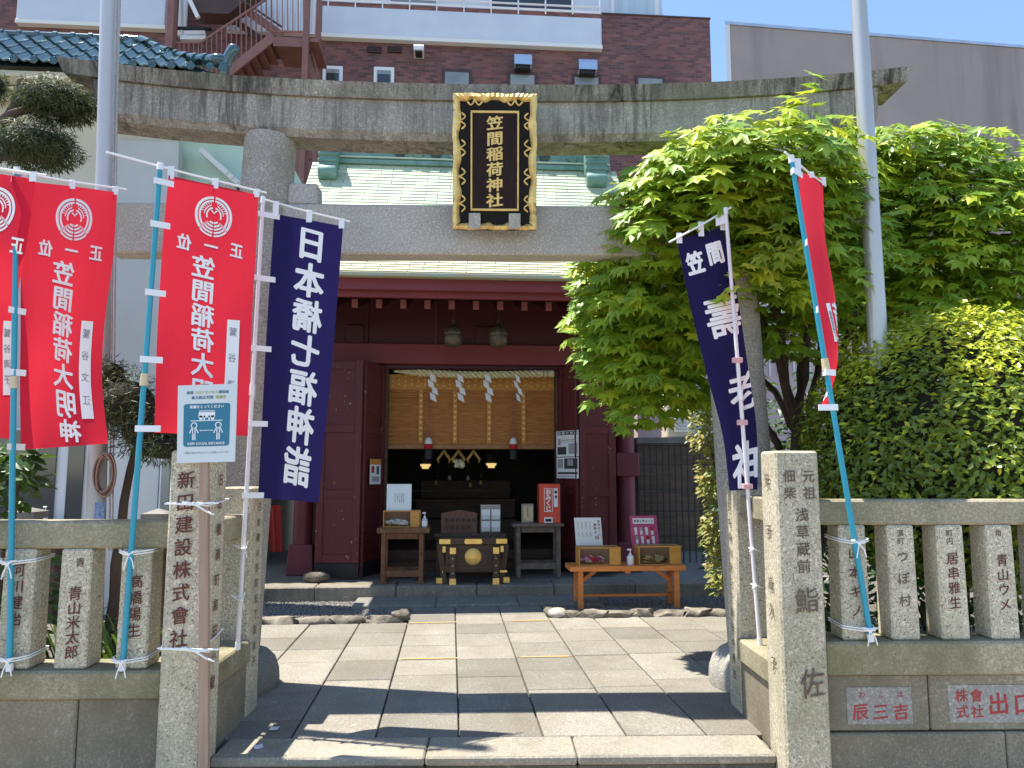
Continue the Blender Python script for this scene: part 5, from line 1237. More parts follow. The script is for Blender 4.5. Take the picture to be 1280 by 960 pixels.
# ------------------------------------------------------------------ social distance sign
sg = thing('notice_sign', 'grey and blue social distance sign on a wooden stake', 'sign', onY(253, 960, 4.1))
q0, q1, q2, q3 = [onY(x, y, 4.06) for x, y in ((221, 579, ), (293.5, 577), (296.5, 479.5), (222.5, 482))]
def sf(x, y, o): return (q0.lerp(q1, x)).lerp(q3.lerp(q2, x), y)+V(0, -o, 0)
P = [sf(0, 0, 0), sf(1, 0, 0), sf(1, 1, 0), sf(0, 1, 0)]
MB().add(P+[p+V(0, .008, 0) for p in P], [(0, 1, 2, 3), (7, 6, 5, 4), (0, 4, 5, 1), (1, 5, 6, 2), (2, 6, 7, 3), (3, 7, 4, 0)]).build('board', m['sign_grey'], sg)
sa, sb = onY(255.5, 480, 4.085), onY(255, 1010, 4.085); MB().obox((sa+sb)/2, (.0245, 0, 0), (0, .015, 0), (sa-sb)/2, .003).build('stake', m['stake'], sg)
SW, SH = (q1-q0).length, (q3-q0).length
def poly(fnq, pts, o): return MB().add([fnq(x, y, o) for x, y in pts], [tuple(range(len(pts)))])
def rrect(x0, x1, y0, y1, r, asp):
    out = []
    for cx, cy, a0 in ((x1-r, y1-r*asp, 0), (x0+r, y1-r*asp, 90), (x0+r, y0+r*asp, 180), (x1-r, y0+r*asp, 270)):
        for k in range(6): a = R(a0+18*k); out.append((cx+r*math.cos(a), cy+r*asp*math.sin(a)))
    return out
poly(sf, rrect(.105, .895, .205, .755, .05, SW/SH), .001).build('blue_panel', m['sign_blue'], sg)
fl2 = lambda x, y, o: sf(x, y, o+.0015)
g = MB(); line(g, '新型', .21, .9, .058, lambda x, y, o: sf(x, .9+(y-.9)*SW/SH, o), .03); line(g, '感染症', .78, .9, .058, lambda x, y, o: sf(x, .9+(y-.9)*SW/SH, o), .03); line(g, '拡大防止対策', .42, .835, .062, lambda x, y, o: sf(x, .835+(y-.835)*SW/SH, o), .03); g.build('lettering', m['sign_ink'], sg)
g = MB(); line(g, 'コロナウイルス', .485, .9, .058, lambda x, y, o: sf(x, .9+(y-.9)*SW/SH, o), .03); line(g, '実施中', .73, .835, .062, lambda x, y, o: sf(x, .835+(y-.835)*SW/SH, o), .03); g.build('lettering', m['sign_olive'], sg)
g = MB(); line(g, '距離をとってください', .5, .715, .058, lambda x, y, o: fl2(x, .715+(y-.715)*SW/SH, o), .035); g.build('lettering', m['white'], sg); g = MB(); line(g, 'KEEP SOCIAL DISTANCE', .5, .243, .058, lambda x, y, o: fl2(x, .243+(y-.243)*SW/SH, o), .03)
g.build('lettering', m['white'], sg)
g = MB(); line(g, 'ご理解ご協力のほどよろしくお願いいたします', .5, .125, .037, lambda x, y, o: sf(x, .125+(y-.125)*SW/SH, o), .008); g.build('lettering', m['grey_ink'], sg)
g = MB()                                    # pictogram: hall over a counter, two figures and an arrow
def bar(x0, y0, x1, y1, wd):
    dx, dy = (x1-x0)*SW, (y1-y0)*SH; L_ = math.hypot(dx, dy); nx, ny = -dy/L_*wd/2, dx/L_*wd/2
    g.add([fl2(x0+nx/SW, y0+ny/SH, 0), fl2(x0-nx/SW, y0-ny/SH, 0), fl2(x1-nx/SW, y1-ny/SH, 0), fl2(x1+nx/SW, y1+ny/SH, 0)], [(0, 1, 2, 3)])
bar(.23, .535, .77, .535, .004); bar(.37, .66, .63, .66, .004); bar(.36, .61, .64, .61, .028); bar(.4, .545, .4, .6, .016); bar(.6, .545, .6, .6, .016); bar(.46, .545, .46, .6, .008); bar(.54, .545, .54, .6, .008)
ring = lambda cx: [g.add([fl2(cx+r*math.cos(a)/SW, .475+r*math.sin(a)/SH, 0) for r, a in ((.012, p), (.017, p), (.017, q), (.012, q))], [(0, 1, 2, 3)]) for p, q in [(R(30*k), R(30*k+30)) for k in range(12)]]
for cx in (.285, .7):
    ring(cx); bar(cx-.035, .435, cx+.035, .435, .005); bar(cx-.035, .44, cx-.075, .375, .005); bar(cx+.035, .44, cx+.075, .375, .005); bar(cx-.022, .43, cx-.022, .29, .005); bar(cx+.022, .43, cx+.022, .29, .005); bar(cx, .36, cx, .29, .0035); bar(cx-.03, .365, cx+.03, .365, .004)
bar(.39, .41, .6, .41, .003)
for s, x in ((1, .375), (-1, .615)): g.add([fl2(x, .41, 0), fl2(x+s*.03, .422, 0), fl2(x+s*.03, .398, 0)], [(0, 1, 2)])
g.build('pictogram', m['white'], sg)
for py, up in ((631, .0), (813, .03)):
    z = onY(255, py, 4.08).z; xp = onY(255.5, py, 4.08).x; g = MB()
    for k in range(2): g.tube([(-1.735, 4.37, z+.01), (-1.735, 4.112, z+.004), (xp-.03, 4.064, z+k*.01), (xp+.03, 4.064, z-.004+k*.01), (-1.492, 4.112, z+up*.5), (-1.492, 4.37, z+up+.02), (-1.735, 4.37, z+.01)], .0042, 5)
    g.rock((xp-.03, 4.056, z+.004), .02, .012, .012, 2, 1); g.tube([(xp-.03, 4.05, z), (xp+.02, 4.045, z-.03), (xp+.06, 4.06, z-.05)], .005, 5); g.tube([(xp-.03, 4.05, z), (xp-.07, 4.05, z+.014), (xp-.11, 4.07, z+.016)], .005, 5); g.tube([(xp-.03, 4.05, z), (xp+.03, 4.045, z+.012), (xp+.08, 4.06, z+.01)], .005, 5)
    g.build('tie', m['string'], sg, smooth=60)

# ------------------------------------------------------------------ flagpoles and hose
a, b = onY(138.5, -40, 5.05), onY(121, 600, 5.05); d = (a-b)/(a.z-b.z)
fp = thing('flagpole', 'grey metal flagpole with halyards left of the gate', 'flagpole', (b-d*b.z), group='flagpoles'); base = b-d*b.z
MB().tube([base-V(0, 0, .03), base+d*2.5, base+d*7.5], [.06, .06, .057], 20).build('mast', m['alu'], fp, smooth=40)
MB().lathe([(.12, -.03), (.12, .03), (.09, .05)], base, 20).build('base_collar', m['alu'], fp, smooth=40)
for k, o in ((0, .083), (1, .102)): MB().tube([base+V(o, -.05, 1.0), base+d*4+V(o-.01, -.05, 0), base+d*7.4+V(o+.01*k, -.05, 0)], .006, 6).build('halyard', mat('rope', (.42, .4, .38), (.3, .28, .26), 60, .8), fp, smooth=60)
c = onY(131, 592, 4.97); g = MB()
for k in range(6):
    rx, rz = .05+.005*(k % 3), .105+.006*k; P = [(c.x+rx*math.cos(a)+.004*k*(k % 2), 4.97-.012*(k % 3), c.z-.01*(k % 2)+rz*math.sin(a)) for a in [2*math.pi*i/26 for i in range(27)]]; g.tube(P, .008, 6, False)
tag(g.build('hose_coil', m['hose'], smooth=60), 'coiled tan hose hanging on the left flagpole', 'hose')
c = onY(124, 640, 4.98); tag(MB().box(c.x-.03, c.x+.03, 4.982, 4.988, c.z-.06, c.z+.06, .002).build('pole_label', mat('blue_label', (.05, .12, .3), (.3, .4, .55), 60, .5)), 'small blue label stuck low on the left flagpole', 'label')
a, b = onY(1071, -40, 5.1), onY(1097, 420, 5.1); d = (a-b)/(a.z-b.z); base = b-d*b.z
fp = thing('flagpole', 'shiny steel flagpole among the maple leaves', 'flagpole', base, group='flagpoles')
MB().tube([base-V(0, 0, .03), base+d*2.5, base+d*5, base+d*7.6], [.066, .064, .053, .041], 20).build('mast', mat('steel_mast', (.56, .54, .5), (.46, .44, .41), (2, 2, .5), .3, .45), fp, smooth=40)
MB().lathe([(.12, -.03), (.12, .03), (.09, .05)], base, 20).build('base_collar', m['alu'], fp, smooth=40)
# ------------------------------------------------------------------ plants
rp = random.Random(11)
def basis(nrm, fwd):
    z = nrm.normalized(); x = (fwd-z*fwd.dot(z)); x = x.normalized() if x.length > 1e-5 else z.orthogonal().normalized(); return x, z.cross(x), z
LT = [(0, 1.0), (24, .52), (40, .95), (60, .46), (80, .78), (102, .40), (122, .5), (160, .16), (200, .16), (238, .5), (258, .40), (280, .78), (300, .46), (320, .95), (336, .52)]
def maple_mesh(fold):
    P = [V(0, 0, 0)]+[V(r*math.cos(R(a)), r*math.sin(R(a)), -fold*r*r+.06*(1 if (i % 4 == 0) else -1)*r) for i, (a, r) in enumerate(LT)]
    return P, [(0, i, i % len(LT)+1) for i in range(1, len(LT)+1)]
MV = [maple_mesh(f) for f in (.1, .28, .45, -.1)]
def leaf_add(g, P, F, c, X, Y, Z, s):
    b = len(g.v); g.v += [c+(X*p.x+Y*p.y+Z*p.z)*s for p in P]; g.f += [(i+b, j+b, k+b) for i, j, k in F]
def limb(g, P, r0, r1, wob=.04, n=8):
    P = [Vector(p) for p in P]; Q = []; N_ = 5*(len(P)-1)
    for i in range(N_+1): Q.append(cat_rom(P, i/N_)+V(rp.uniform(-wob, wob), rp.uniform(-wob, wob), 0)*.4)
    g.tube(Q, [r0+(r1-r0)*i/N_ for i in range(N_+1)], n); return g
# maple: each spray is a flat layer of leaves drooping at its outer edge
mt_base = V(onY(990, 640, 6.5).x, 6.5, -.03)
maple = thing('maple_tree', 'bright green maple tree spreading over the right of the gate', 'tree', mt_base)
g = MB(); T0 = mt_base
forks = [V(T0.x-.05, 6.5, 1.0), V(T0.x+.1, 6.55, 1.15), V(T0.x+.3, 6.45, .9)]
limb(g, [T0, (T0.x-.02, 6.5, .5), forks[0]], .11, .09, .02, 10)
tr = g.build('trunk', m['bark_dark'], maple, smooth=60)
sprays = []           # centre px, py, Y, radius x, radius y, thickness
def SP(px, py, Y, rx, ry, th=.12, n=90, lit_share=0): sprays.append((onY(px, py, Y), rx, ry, th, n, lit_share))
# left hanging lobe
for (px, py, Y, rx, n) in ((808, 250, 5.7, .42, 70), (848, 225, 5.5, .5, 90), (788, 300, 5.9, .45, 90), (828, 290, 5.7, .5, 100), (778, 345, 6.1, .42, 90), (818, 350, 5.9, .5, 110), (763, 390, 6.3, .38, 80), (808, 400, 6.2, .5, 110), (853, 380, 6.0, .45, 100),
                       (773, 435, 6.4, .36, 50), (813, 438, 6.3, .46, 75), (853, 440, 6.2, .4, 55), (783, 473, 6.5, .34, 45), (813, 486, 6.5, .38, 55), (856, 478, 6.4, .3, 32), (803, 508, 6.6, .22, 20)): SP(px, py, Y, rx, rx*.8, .12, n, .35)
# upper lobe before the beam
for (px, py, Y, rx, n) in ((880, 195, 5.0, .45, 90), (930, 175, 4.95, .5, 100), (985, 185, 5.0, .5, 90), (860, 235, 5.2, .5, 90), (920, 225, 5.1, .55, 110), (980, 235, 5.2, .5, 100), (1025, 215, 5.3, .38, 75), (905, 280, 5.4, .5, 90), (960, 290, 5.4, .5, 100), (1010, 290, 5.5, .42, 85),
                       (1008, 128, 4.9, .14, 10), (1052, 175, 5.3, .2, 22), (900, 330, 5.8, .45, 70), (960, 345, 5.7, .45, 80), (1020, 360, 5.9, .45, 80), (890, 390, 6.3, .45, 70), (950, 400, 6.2, .45, 70), (1010, 415, 6.6, .4, 30), (900, 440, 6.9, .4, 40)): SP(px, py, Y, rx, rx*.8, .13, n, .45)
# right lobe behind and around the flagpole
for (px, py, Y, rx, n) in ((1120, 185, 6.15, .45, 80), (1175, 180, 6.15, .5, 90), (1235, 190, 6.15, .5, 90), (1285, 215, 6.25, .5, 80), (1110, 240, 6.65, .5, 90), (1165, 235, 6.15, .5, 100), (1225, 245, 6.05, .55, 110), (1280, 265, 6.15, .5, 80), (1140, 295, 6.25, .5, 110), (1200, 300, 6.15, .55, 110), (1260, 315, 6.25, .5, 90),
                       (1110, 335, 6.65, .45, 80), (1165, 350, 6.35, .5, 100), (1225, 365, 6.35, .5, 100), (1280, 370, 6.45, .5, 70), (1060, 320, 6.85, .45, 70), (1065, 260, 6.75, .45, 70), (1060, 395, 7.05, .45, 60)): SP(px, py, Y, rx, rx*.8, .12, n, .35)
for (px, py, Y, rx, n) in ((1095, 200, 6.3, .45, 80), (1060, 225, 6.2, .45, 80), (1045, 280, 6.3, .45, 80), (1080, 300, 6.6, .5, 90), (1110, 270, 6.7, .5, 80), (1120, 370, 6.9, .5, 80), (1050, 350, 6.8, .5, 80), (985, 250, 6.2, .5, 80), (930, 260, 6.3, .5, 80), (870, 310, 6.4, .5, 80), (940, 330, 6.8, .5, 80), (1000, 375, 7.0, .5, 50), (1040, 305, 5.25, .3, 40), (1000, 300, 5.2, .3, 40), (1062, 330, 5.3, .22, 25), (950, 285, 5.15, .3, 35), (1085, 290, 5.5, .25, 30), (742, 405, 6.2, .14, 14)): SP(px, py, Y, rx, rx*.8, .14, n, .3)
# a few light sprays beside the navy banner
for (px, py, Y, rx, n) in ((960, 300, 4.85, .16, 9), (935, 345, 4.8, .2, 10), (985, 345, 4.95, .14, 8), (1000, 310, 4.9, .12, 6)): SP(px, py, Y, rx, rx*.7, .05, n, .9)
allv = []
for ci, (c, rx, ry, th, n, lit_frac) in enumerate(sprays):
    tilt = V(rp.uniform(-.25, .25), rp.uniform(-.25, .1), 1)
    n = int(n*2.5)
    for _ in range(n):
        a = rp.random()*2*math.pi; r = math.sqrt(rp.random()); x, y = r*math.cos(a), r*math.sin(a)
        z = -.16*r*r*rx/.45+rp.uniform(-th, th)*1.5-(x*tilt.x+y*tilt.y)*.3
        out = V(x, y, 0)
        p = c+V(x*rx, y*ry, z)
        nr = V(x*.35+rp.uniform(-.4, .4), y*.35-.5+rp.uniform(-.45, .35), 1)
        fw = V(x+rp.uniform(-.6, .6), y+rp.uniform(-.6, .6)-.2, -.35)
        allv.append((p, nr, fw, rp.uniform(.07, .14), rp.random() < lit_frac*(.85 if z > -.02 else .25), rp.randrange(4), ci))  # upper leaves of a spray mostly take the paler, painted sunlit colour
camp = V(0, 0, EYE)
def inview(p):
    d = p-camp; return True
order = sorted(range(len(allv)), key=lambda i: -allv[i][3]/(allv[i][0]-camp).length)
near = set(order[:300])
LM = {}
for k, (P, F_) in enumerate(MV):
    for yv, mn in ((False, 'maple'), (True, 'maple_sunlit')):
        me = bpy.data.meshes.new('maple_leaf'); me.from_pydata(P, [], F_); me.materials.append(m[mn]); LM[(k, yv)] = me
gA, gB = MB(), MB()
for i, (p, nr, fw, s, yv, k, ci) in enumerate(allv):
    X, Y, Z = basis(nr, fw)
    if i in near:
        M4 = Matrix(((X.x*s, Y.x*s, Z.x*s, p.x), (X.y*s, Y.y*s, Z.y*s, p.y), (X.z*s, Y.z*s, Z.z*s, p.z), (0, 0, 0, 1)))
        inst('leaf', LM[(k, yv)], maple, M4)
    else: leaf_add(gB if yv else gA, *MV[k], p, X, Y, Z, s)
gA.build('crown', m['maple'], maple, stuff=True); gB.build('sunlit_foliage', m['maple_sunlit'], maple, stuff=True)
# limbs from the trunk to the sprays
for fx, fy, fz, tgts in ((-.12, 6.5, 1.0, (0, 7, 9, 12)), (.02, 6.45, 1.05, (16, 20, 27, 33)), (.25, 6.5, 1.0, (38, 46, 50, 58)), (.1, 6.7, .9, (34, 36, 55))):
    f = V(T0.x+fx, fy, fz); mid = V(T0.x+fx*2.5, fy, fz+.9)
    limb(MB(), [T0+V(fx*.3, 0, .25), f, mid], .075, .055, .05).build('limb', m['bark_dark'], maple, smooth=60)
    for q in tgts:
        c = sprays[q][0]; limb(MB(), [mid-V(0, 0, .1), mid.lerp(c, .5)+V(0, 0, .12), c-V(0, 0, .05)], .04, .012, .08, 6).build('limb', m['bark_dark'], maple, smooth=60)
for (px0, py0, px1, py1) in ((950, 560, 985, 600), (1005, 610, 1003, 520), (945, 520, 975, 560)):
    limb(MB(), [onY(px0, py0, 6.45), onY((px0+px1)/2+3, (py0+py1)/2, 6.45), onY(px1, py1, 6.5)], .03, .035, .02, 7).build('limb', m['bark_dark'], maple, smooth=60)
# clipped hedge on the right
hc, hr = V(3.24, 5.3, 1.66), V(1.02, 1.0, .95)
hg = thing('clipped_hedge', 'dense rounded evergreen bush behind the right fence', 'bush', (3.12, 5.25, -.03))
def sup(a, b, r):
    ca, sa_, cb, sb_ = math.cos(a), math.sin(a), math.cos(b), math.sin(b); f = lambda x, e: math.copysign(abs(x)**(e+.16), x)
    return V(hr.x*f(cb, .8)*f(ca, .8), hr.y*f(cb, .8)*f(sa_, .8), hr.z*f(sb_, .8))*r
MB().grid(lambda u, v: hc+sup(u*2*math.pi, (v-.5)*math.pi*.98, .87+.04*noise.noise(V(u*14, v*9, 0))), 40, 22).build('twig_mass', m['hedge_core'], hg, smooth=80)
ga, gb = MB(), MB()
LF = ([V(0, 0, 0), V(.5, .24, .06), V(1, 0, -.05), V(.5, -.24, .06), V(.5, 0, -.03)], [(0, 4, 1), (4, 2, 1), (0, 3, 4), (4, 3, 2)])
for i in range(29000):
    a, b = rp.random()*2*math.pi, math.asin(rp.uniform(-.98, 1))
    lump = 1+.09*noise.noise(V(math.cos(a)*3, math.sin(a)*3, b*3)); q = sup(a, b, rp.uniform(.86, 1.03)*lump); p = hc+q
    if p.y > 6.0 and p.z < 2.3: continue
    if noise.noise(p*7) < -.5: continue
    out = V(q.x/hr.x, q.y/hr.y, q.z/hr.z).normalized(); fw = out+V(rp.uniform(-.9, .9), rp.uniform(-.9, .9), rp.uniform(-.3, 1.1)); nr = out+V(rp.uniform(-.8, .8), rp.uniform(-.8, .8), rp.uniform(0, 1))
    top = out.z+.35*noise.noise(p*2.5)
    leaf_add(gb if (top > .42 and rp.random() < .8) or rp.random() < .12 else ga, *LF, p, *basis(nr, fw), rp.uniform(.036, .07))  # top leaves paler: new growth plus sunlight painted in
ga.build('foliage', m['hedge'], hg, stuff=True); gb.build('sunlit_foliage', m['hedge_young_lit'], hg, stuff=True)
for x in (-.4, .1, .5): limb(MB(), [(3.12+x*.5, 5.3, -.03), (3.12+x*.8, 5.3, .6), (3.12+x, 5.28, 1.3)], .035, .02, .03, 6).build('stem', m['bark'], hg, smooth=60)
# cloud pruned podocarpus on the left
NL = ([V(0, -.04, 0), V(.6, -.055, .03), V(1, 0, -.04), V(.6, .055, .03), V(0, .04, 0)], [(0, 1, 3), (0, 3, 4), (1, 2, 3)])
def podo(lb, base, clumps, trunk, seed):
    t = thing('pruned_conifer', lb, 'tree', base, group='cloud pruned conifers'); r_ = random.Random(seed)
    for (c, rx, ry, rz, n) in clumps:
        g = MB(); core = MB().grid(lambda u, v: c+V(rx*.78*math.cos(u*6.2832)*math.sin(v*math.pi), ry*.78*math.sin(u*6.2832)*math.sin(v*math.pi), rz*.7*math.cos(v*math.pi)), 18, 10)
        for _ in range(n):
            a, b = r_.random()*6.2832, math.asin(r_.uniform(-.95, 1)); k = r_.uniform(.72, 1.08)*(1+.22*noise.noise(V(math.cos(a)*2, math.sin(a)*2, b*2)+c)); d = V(math.cos(a)*math.cos(b), math.sin(a)*math.cos(b), math.sin(b))
            p = c+V(d.x*rx, d.y*ry, d.z*rz)*k; fw = d*.8+V(r_.uniform(-.8, .8), r_.uniform(-.8, .8), r_.uniform(-.7, .6)); nr = d+V(r_.uniform(-1, 1), r_.uniform(-1, 1), r_.uniform(0, 1))
            leaf_add(g, *NL, p, *basis(nr, fw), r_.uniform(.035, .06))
        cl = g.build('foliage_pad', m['podo'], t, stuff=True); core.build('twig_core', m['hedge_core'], cl, smooth=80)
    for (P, r0, r1) in trunk: limb(MB(), P, r0, r1, .03).build('branch', m['bark'], t, smooth=60)
yp = 5.35
podo('cloud pruned conifer above the left red banners', V(-3.75, yp, -.03), [(onY(72, 127, yp), .26, .24, .135, 4200), (onY(45, 183, yp), .28, .25, .155, 4400), (onY(-14, 105, yp), .12, .15, .13, 900)],
     [([(-3.75, yp, -.03), (-3.8, yp, 1.8), (-3.72, yp, 3.1), onY(-5, 150, yp)], .1, .05), ([onY(-20, 175, yp), onY(10, 145, yp), onY(28, 98, yp)], .045, .03), ([onY(-5, 160, yp), onY(20, 140, yp-.05), onY(60, 135, yp)], .04, .02), ([onY(-5, 200, yp), onY(30, 190, yp)], .03, .02)], 3)
yq = 5.0
podo('low drooping conifer between the red banners, beside the left fence', V(-2.42, yq+.1, -.03), [(onY(158, 505, yq), .22, .22, .22, 1500), (onY(190, 535, yq+.05), .24, .22, .2, 1700), (onY(205, 560, yq), .17, .2, .1, 700), (onY(140, 470, yq), .1, .12, .12, 400)],
     [([(-2.42, yq+.1, -.03), (-2.45, yq+.1, .9), onY(175, 530, yq+.1)], .05, .02)], 8)
# broad leaved plant and strap leaved clumps behind the left fence
EL5 = ([V(0, 0, 0), V(.35, .26, .05), V(.75, .2, .02), V(1, 0, -.08), V(.75, -.2, .02), V(.35, -.26, .05), V(.5, 0, -.03)], [(0, 6, 1), (1, 6, 2), (2, 6, 3), (3, 6, 4), (4, 6, 5), (5, 6, 0)])
def bush(name, lb, cat, base, blobs, mt, geo, smin, smax, seed, stems=3, group=None):
    t = thing(name, lb, cat, base, group=group); r_ = random.Random(seed); g = MB()
    for (c, rx, ry, rz, n) in blobs:
        for _ in range(n):
            d = V(r_.gauss(0, 1), r_.gauss(0, 1), r_.gauss(0, 1)).normalized(); k = r_.random()**.4
            p = c+V(d.x*rx, d.y*ry, d.z*rz)*k; fw = d+V(r_.uniform(-.7, .7), r_.uniform(-.7, .7), r_.uniform(-.7, .3)); nr = V(d.x*.5+r_.uniform(-.6, .6), d.y*.5-.3+r_.uniform(-.6, .6), 1)
            leaf_add(g, *geo, p, *basis(nr, fw), r_.uniform(smin, smax))
    g.build('foliage', mt, t, stuff=True)
    for i in range(stems):
        c = blobs[i % len(blobs)][0]; limb(MB(), [Vector(base)+V(.05*i-.05, 0, 0), Vector(base).lerp(c, .5)+V(.05*i-.05, 0, 0), c], .018, .008, .03, 6).build('stem', m['bark'], t, smooth=60)
    return t
bush('leafy_shrub', 'broad leaved green shrub at the left edge, behind the fence', 'shrub', V(-2.98, 4.95, -.03), [(onY(12, 600, 4.95), .2, .2, .22, 110), (onY(22, 575, 4.95), .14, .15, .12, 60), (V(-2.95, 4.9, .7), .25, .2, .4, 150)], m['broad'], EL5, .08, .13, 4)
def tuft(lb, x, y, h, n, seed):
    t = thing('strap_leaf_plant', lb, 'plant', (x, y, -.03), group='strap leaved plants behind the left fence'); r_ = random.Random(seed); g = MB()
    for i in range(n):
        a = r_.random()*6.28; L_ = h*r_.uniform(.7, 1.1); w_ = r_.uniform(.012, .02); sp = r_.uniform(.15, .5); x0, y0 = x+r_.uniform(-.05, .05), y+r_.uniform(-.05, .05); b = len(g.v)
        for k in range(7):
            q = k/6; rr = sp*q**1.4*L_; z = -.03+L_*(q-.35*q**3); ww = w_*(1-q**2)+.001; cx, cy = x0+rr*math.cos(a), y0+rr*math.sin(a)
            g.v += [V(cx-ww*math.sin(a), cy+ww*math.cos(a), z), V(cx+ww*math.sin(a), cy-ww*math.cos(a), z)]
        g.f += [(b+2*k, b+2*k+1, b+2*k+3, b+2*k+2) for k in range(6)]
    g.build('blades', m['strap'], t, stuff=True)
tuft('strap leaved plant seen left of the 青山 post'.replace('青山 ', 'middle '), -2.55, 4.75, 1.05, 46, 1); tuft('strap leaved plant seen between the middle post and the post by the pillar', -2.2, 4.75, 1.0, 50, 2); tuft('strap leaved plant growing close to the left pillar', -1.95, 4.85, .75, 30, 5)
for i, (x, y, rx, lb) in enumerate(((2.1, 4.85, .3, 'low dark undergrowth behind the first posts of the right fence'), (2.75, 4.8, .4, 'low dark undergrowth below the rounded bush'), (3.4, 4.85, .4, 'low dark undergrowth at the right end of the fence'))):
    bush('undergrowth', lb, 'plants', V(x, y, -.03), [(V(x, y, .35), rx, .25, .4, 260), (V(x, y+.3, .7), rx, .3, .45, 260)], m['broad'], EL5, .06, .1, 50+i, 3, 'undergrowth behind the right fence')
# shrub right of the hall, beside the gate column
xs_ = lambda px, py, Y: onY(px, py, Y)
bush('slender_shrub', 'slender shrub with yellow and reddish leaves beside the right gate column', 'shrub', V(2.4, 6.95, -.03), [(xs_(884, 545, 6.9), .14, .2, .18, 240), (xs_(890, 600, 6.9), .12, .2, .24, 280), (xs_(897, 660, 6.9), .15, .2, .26, 300), (xs_(902, 715, 6.9), .13, .2, .2, 220), (xs_(878, 518, 7.0), .12, .15, .1, 100)], m['nandina'], EL5, .05, .085, 6, 2)
for i, (px, py, Y, rx, rz, lb) in enumerate(((1000, 560, 8.0, .9, .8, 'dark evergreen shrub behind the maple trunk'), (1120, 560, 7.4, .8, .75, 'dark evergreen shrub behind the rounded bush'), (945, 640, 8.6, .6, .7, 'dark low shrub in the shade behind the slender shrub'), (1240, 600, 7.0, .8, .8, 'dark shrub behind the right end of the fence'))):
    c = onY(px, py, Y); bush('evergreen_shrub', lb, 'shrub', V(c.x, Y, -.03), [(c, rx, .5, rz, 900), (V(c.x, Y, .6), rx, .5, .6, 500)], m['broad'], EL5, .07, .11, 20+i, 4, 'dark shrubs under the maple')
# ------------------------------------------------------------------ buildings behind
BV = 24.0
bk = thing('brick_building', 'tall dark red brick building with white balcony bands behind the hall', 'building', (SX(400, BV), BV+4, -.2), ROT)
def bb(name, mt, x0, x1, y0, y1, v, dep, parent=bk, c=0, zb=None, slope=None):
    u0, u1 = SX(x0, v, (y0+y1)/2), SX(x1, v, (y0+y1)/2); z1 = SZ(y0, v, (x0+x1)/2); z0 = SZ(y1, v, (x0+x1)/2) if zb is None else zb
    return MB().box(u0, u1, v, v+dep, z0, z1, c).build(name, mt, parent, ROT)
zbt = SZ(21, BV, 820); wl = MB().box(SX(-120, BV, 20), SX(887, BV, 22), BV, BV+8, -.2, zbt).build('wall', m['brick'], bk, ROT)
MB().box(SX(752, BV, 20), SX(888, BV, 22), BV-.03, BV+8, zbt+.002, zbt+.05).build('coping', m['steel_dark'], bk, ROT)
def px_panel(name, mt, x0, x1, y0, y1, v, dep, parent, c=.01): return bb(name, mt, x0, x1, y0, y1, v, dep, parent, c)
zb0_, zb1_ = SZ(48.5, 23.78, 575), SZ(14.5, 23.78, 575)
bal = MB().box(SX(402, 23.78, 40), SX(752, 23.78, 40), 23.78, BV-.002, zb0_, zb1_, .02).build('balcony', m['balcony'], bk, ROT)
MB().box(SX(401, 23.76, 40), SX(753, 23.76, 40), 23.75, BV-.002, zb0_-.14, zb0_-.002, .01).build('band_trim', m['balcony_trim'], bal, ROT)
bal2 = MB().box(SX(20, 23.78, 20), SX(206, 23.78, 20), 23.78, BV-.002, zb0_+.02, zb1_+2.2, .02).build('balcony', m['balcony'], bk, ROT)
MB().box(SX(19, 23.76, 20), SX(207, 23.76, 20), 23.75, BV-.002, zb0_-.12, zb0_+.018, .01).build('band_trim', m['balcony_trim'], bal2, ROT)
# upper storey behind the balcony
bb('upper_wall', m['balcony'], 205, 826, -160, 22, BV+.9, 6)
for (x0, x1) in ((486, 548), (612, 716)):
    w_ = px_panel('window', m['white_trim'], x0, x1, -40, 10.5, BV+.82, .1, bk); px_panel('pane', m['window_lite'] if x0 < 500 else m['window_dark'], x0+2, x1-2, -38, 9.5, BV+.79, .03, w_)
w_ = px_panel('window', m['white_trim'], 764, 823, -40, 20, BV+.82, .1, bk); px_panel('curtain', m['curtain'], 768, 818, -38, 18.5, BV+.79, .03, w_)
for y in (0.5, 6.5): bb('railing', m['white_trim'], 402, 750, y-.6, y+.6, 23.82, .06)
for x in range(410, 752, 34): bb('railing_post', m['white_trim'], x-.7, x+.7, 0, 16.5, 23.82, .05)
for (x0, x1, y) in ((403, 428, 82), (467, 492.5, 83.5)):
    w_ = px_panel('window', m['white_trim'], x0, x1, y, 112, BV-.08, .1, bk); px_panel('pane', m['window_lite'], x0+4, x1-4, y+4, 110, BV-.10, .02, w_); px_panel('pane', m['window_dark'], x0+5, x1-5, y+9, 110, BV-.13, .02, w_)
for (x0, x1, y) in ((553, 589, 86), (635, 671, 89.5), (715.5, 751, 92.5), (795, 831, 94)):
    w_ = px_panel('window', m['steel_dark'], x0, x1, y, 114, BV-.08, .1, bk); px_panel('pane', m['window_lite'], x0+3, x1-3, y+4, 112, BV-.1, .02, w_)
for (x0, x1) in ((459, 476.5), (484.5, 502)):
    w_ = px_panel('louvre', m['black'], x0, x1, 57.5, 65.5, BV-.05, .08, bk)
    for k in range(4): px_panel('slat', m['steel_dark'], x0+.5, x1-.5, 58.2+k*1.8, 59.2+k*1.8, BV-.08, .03, w_, 0)
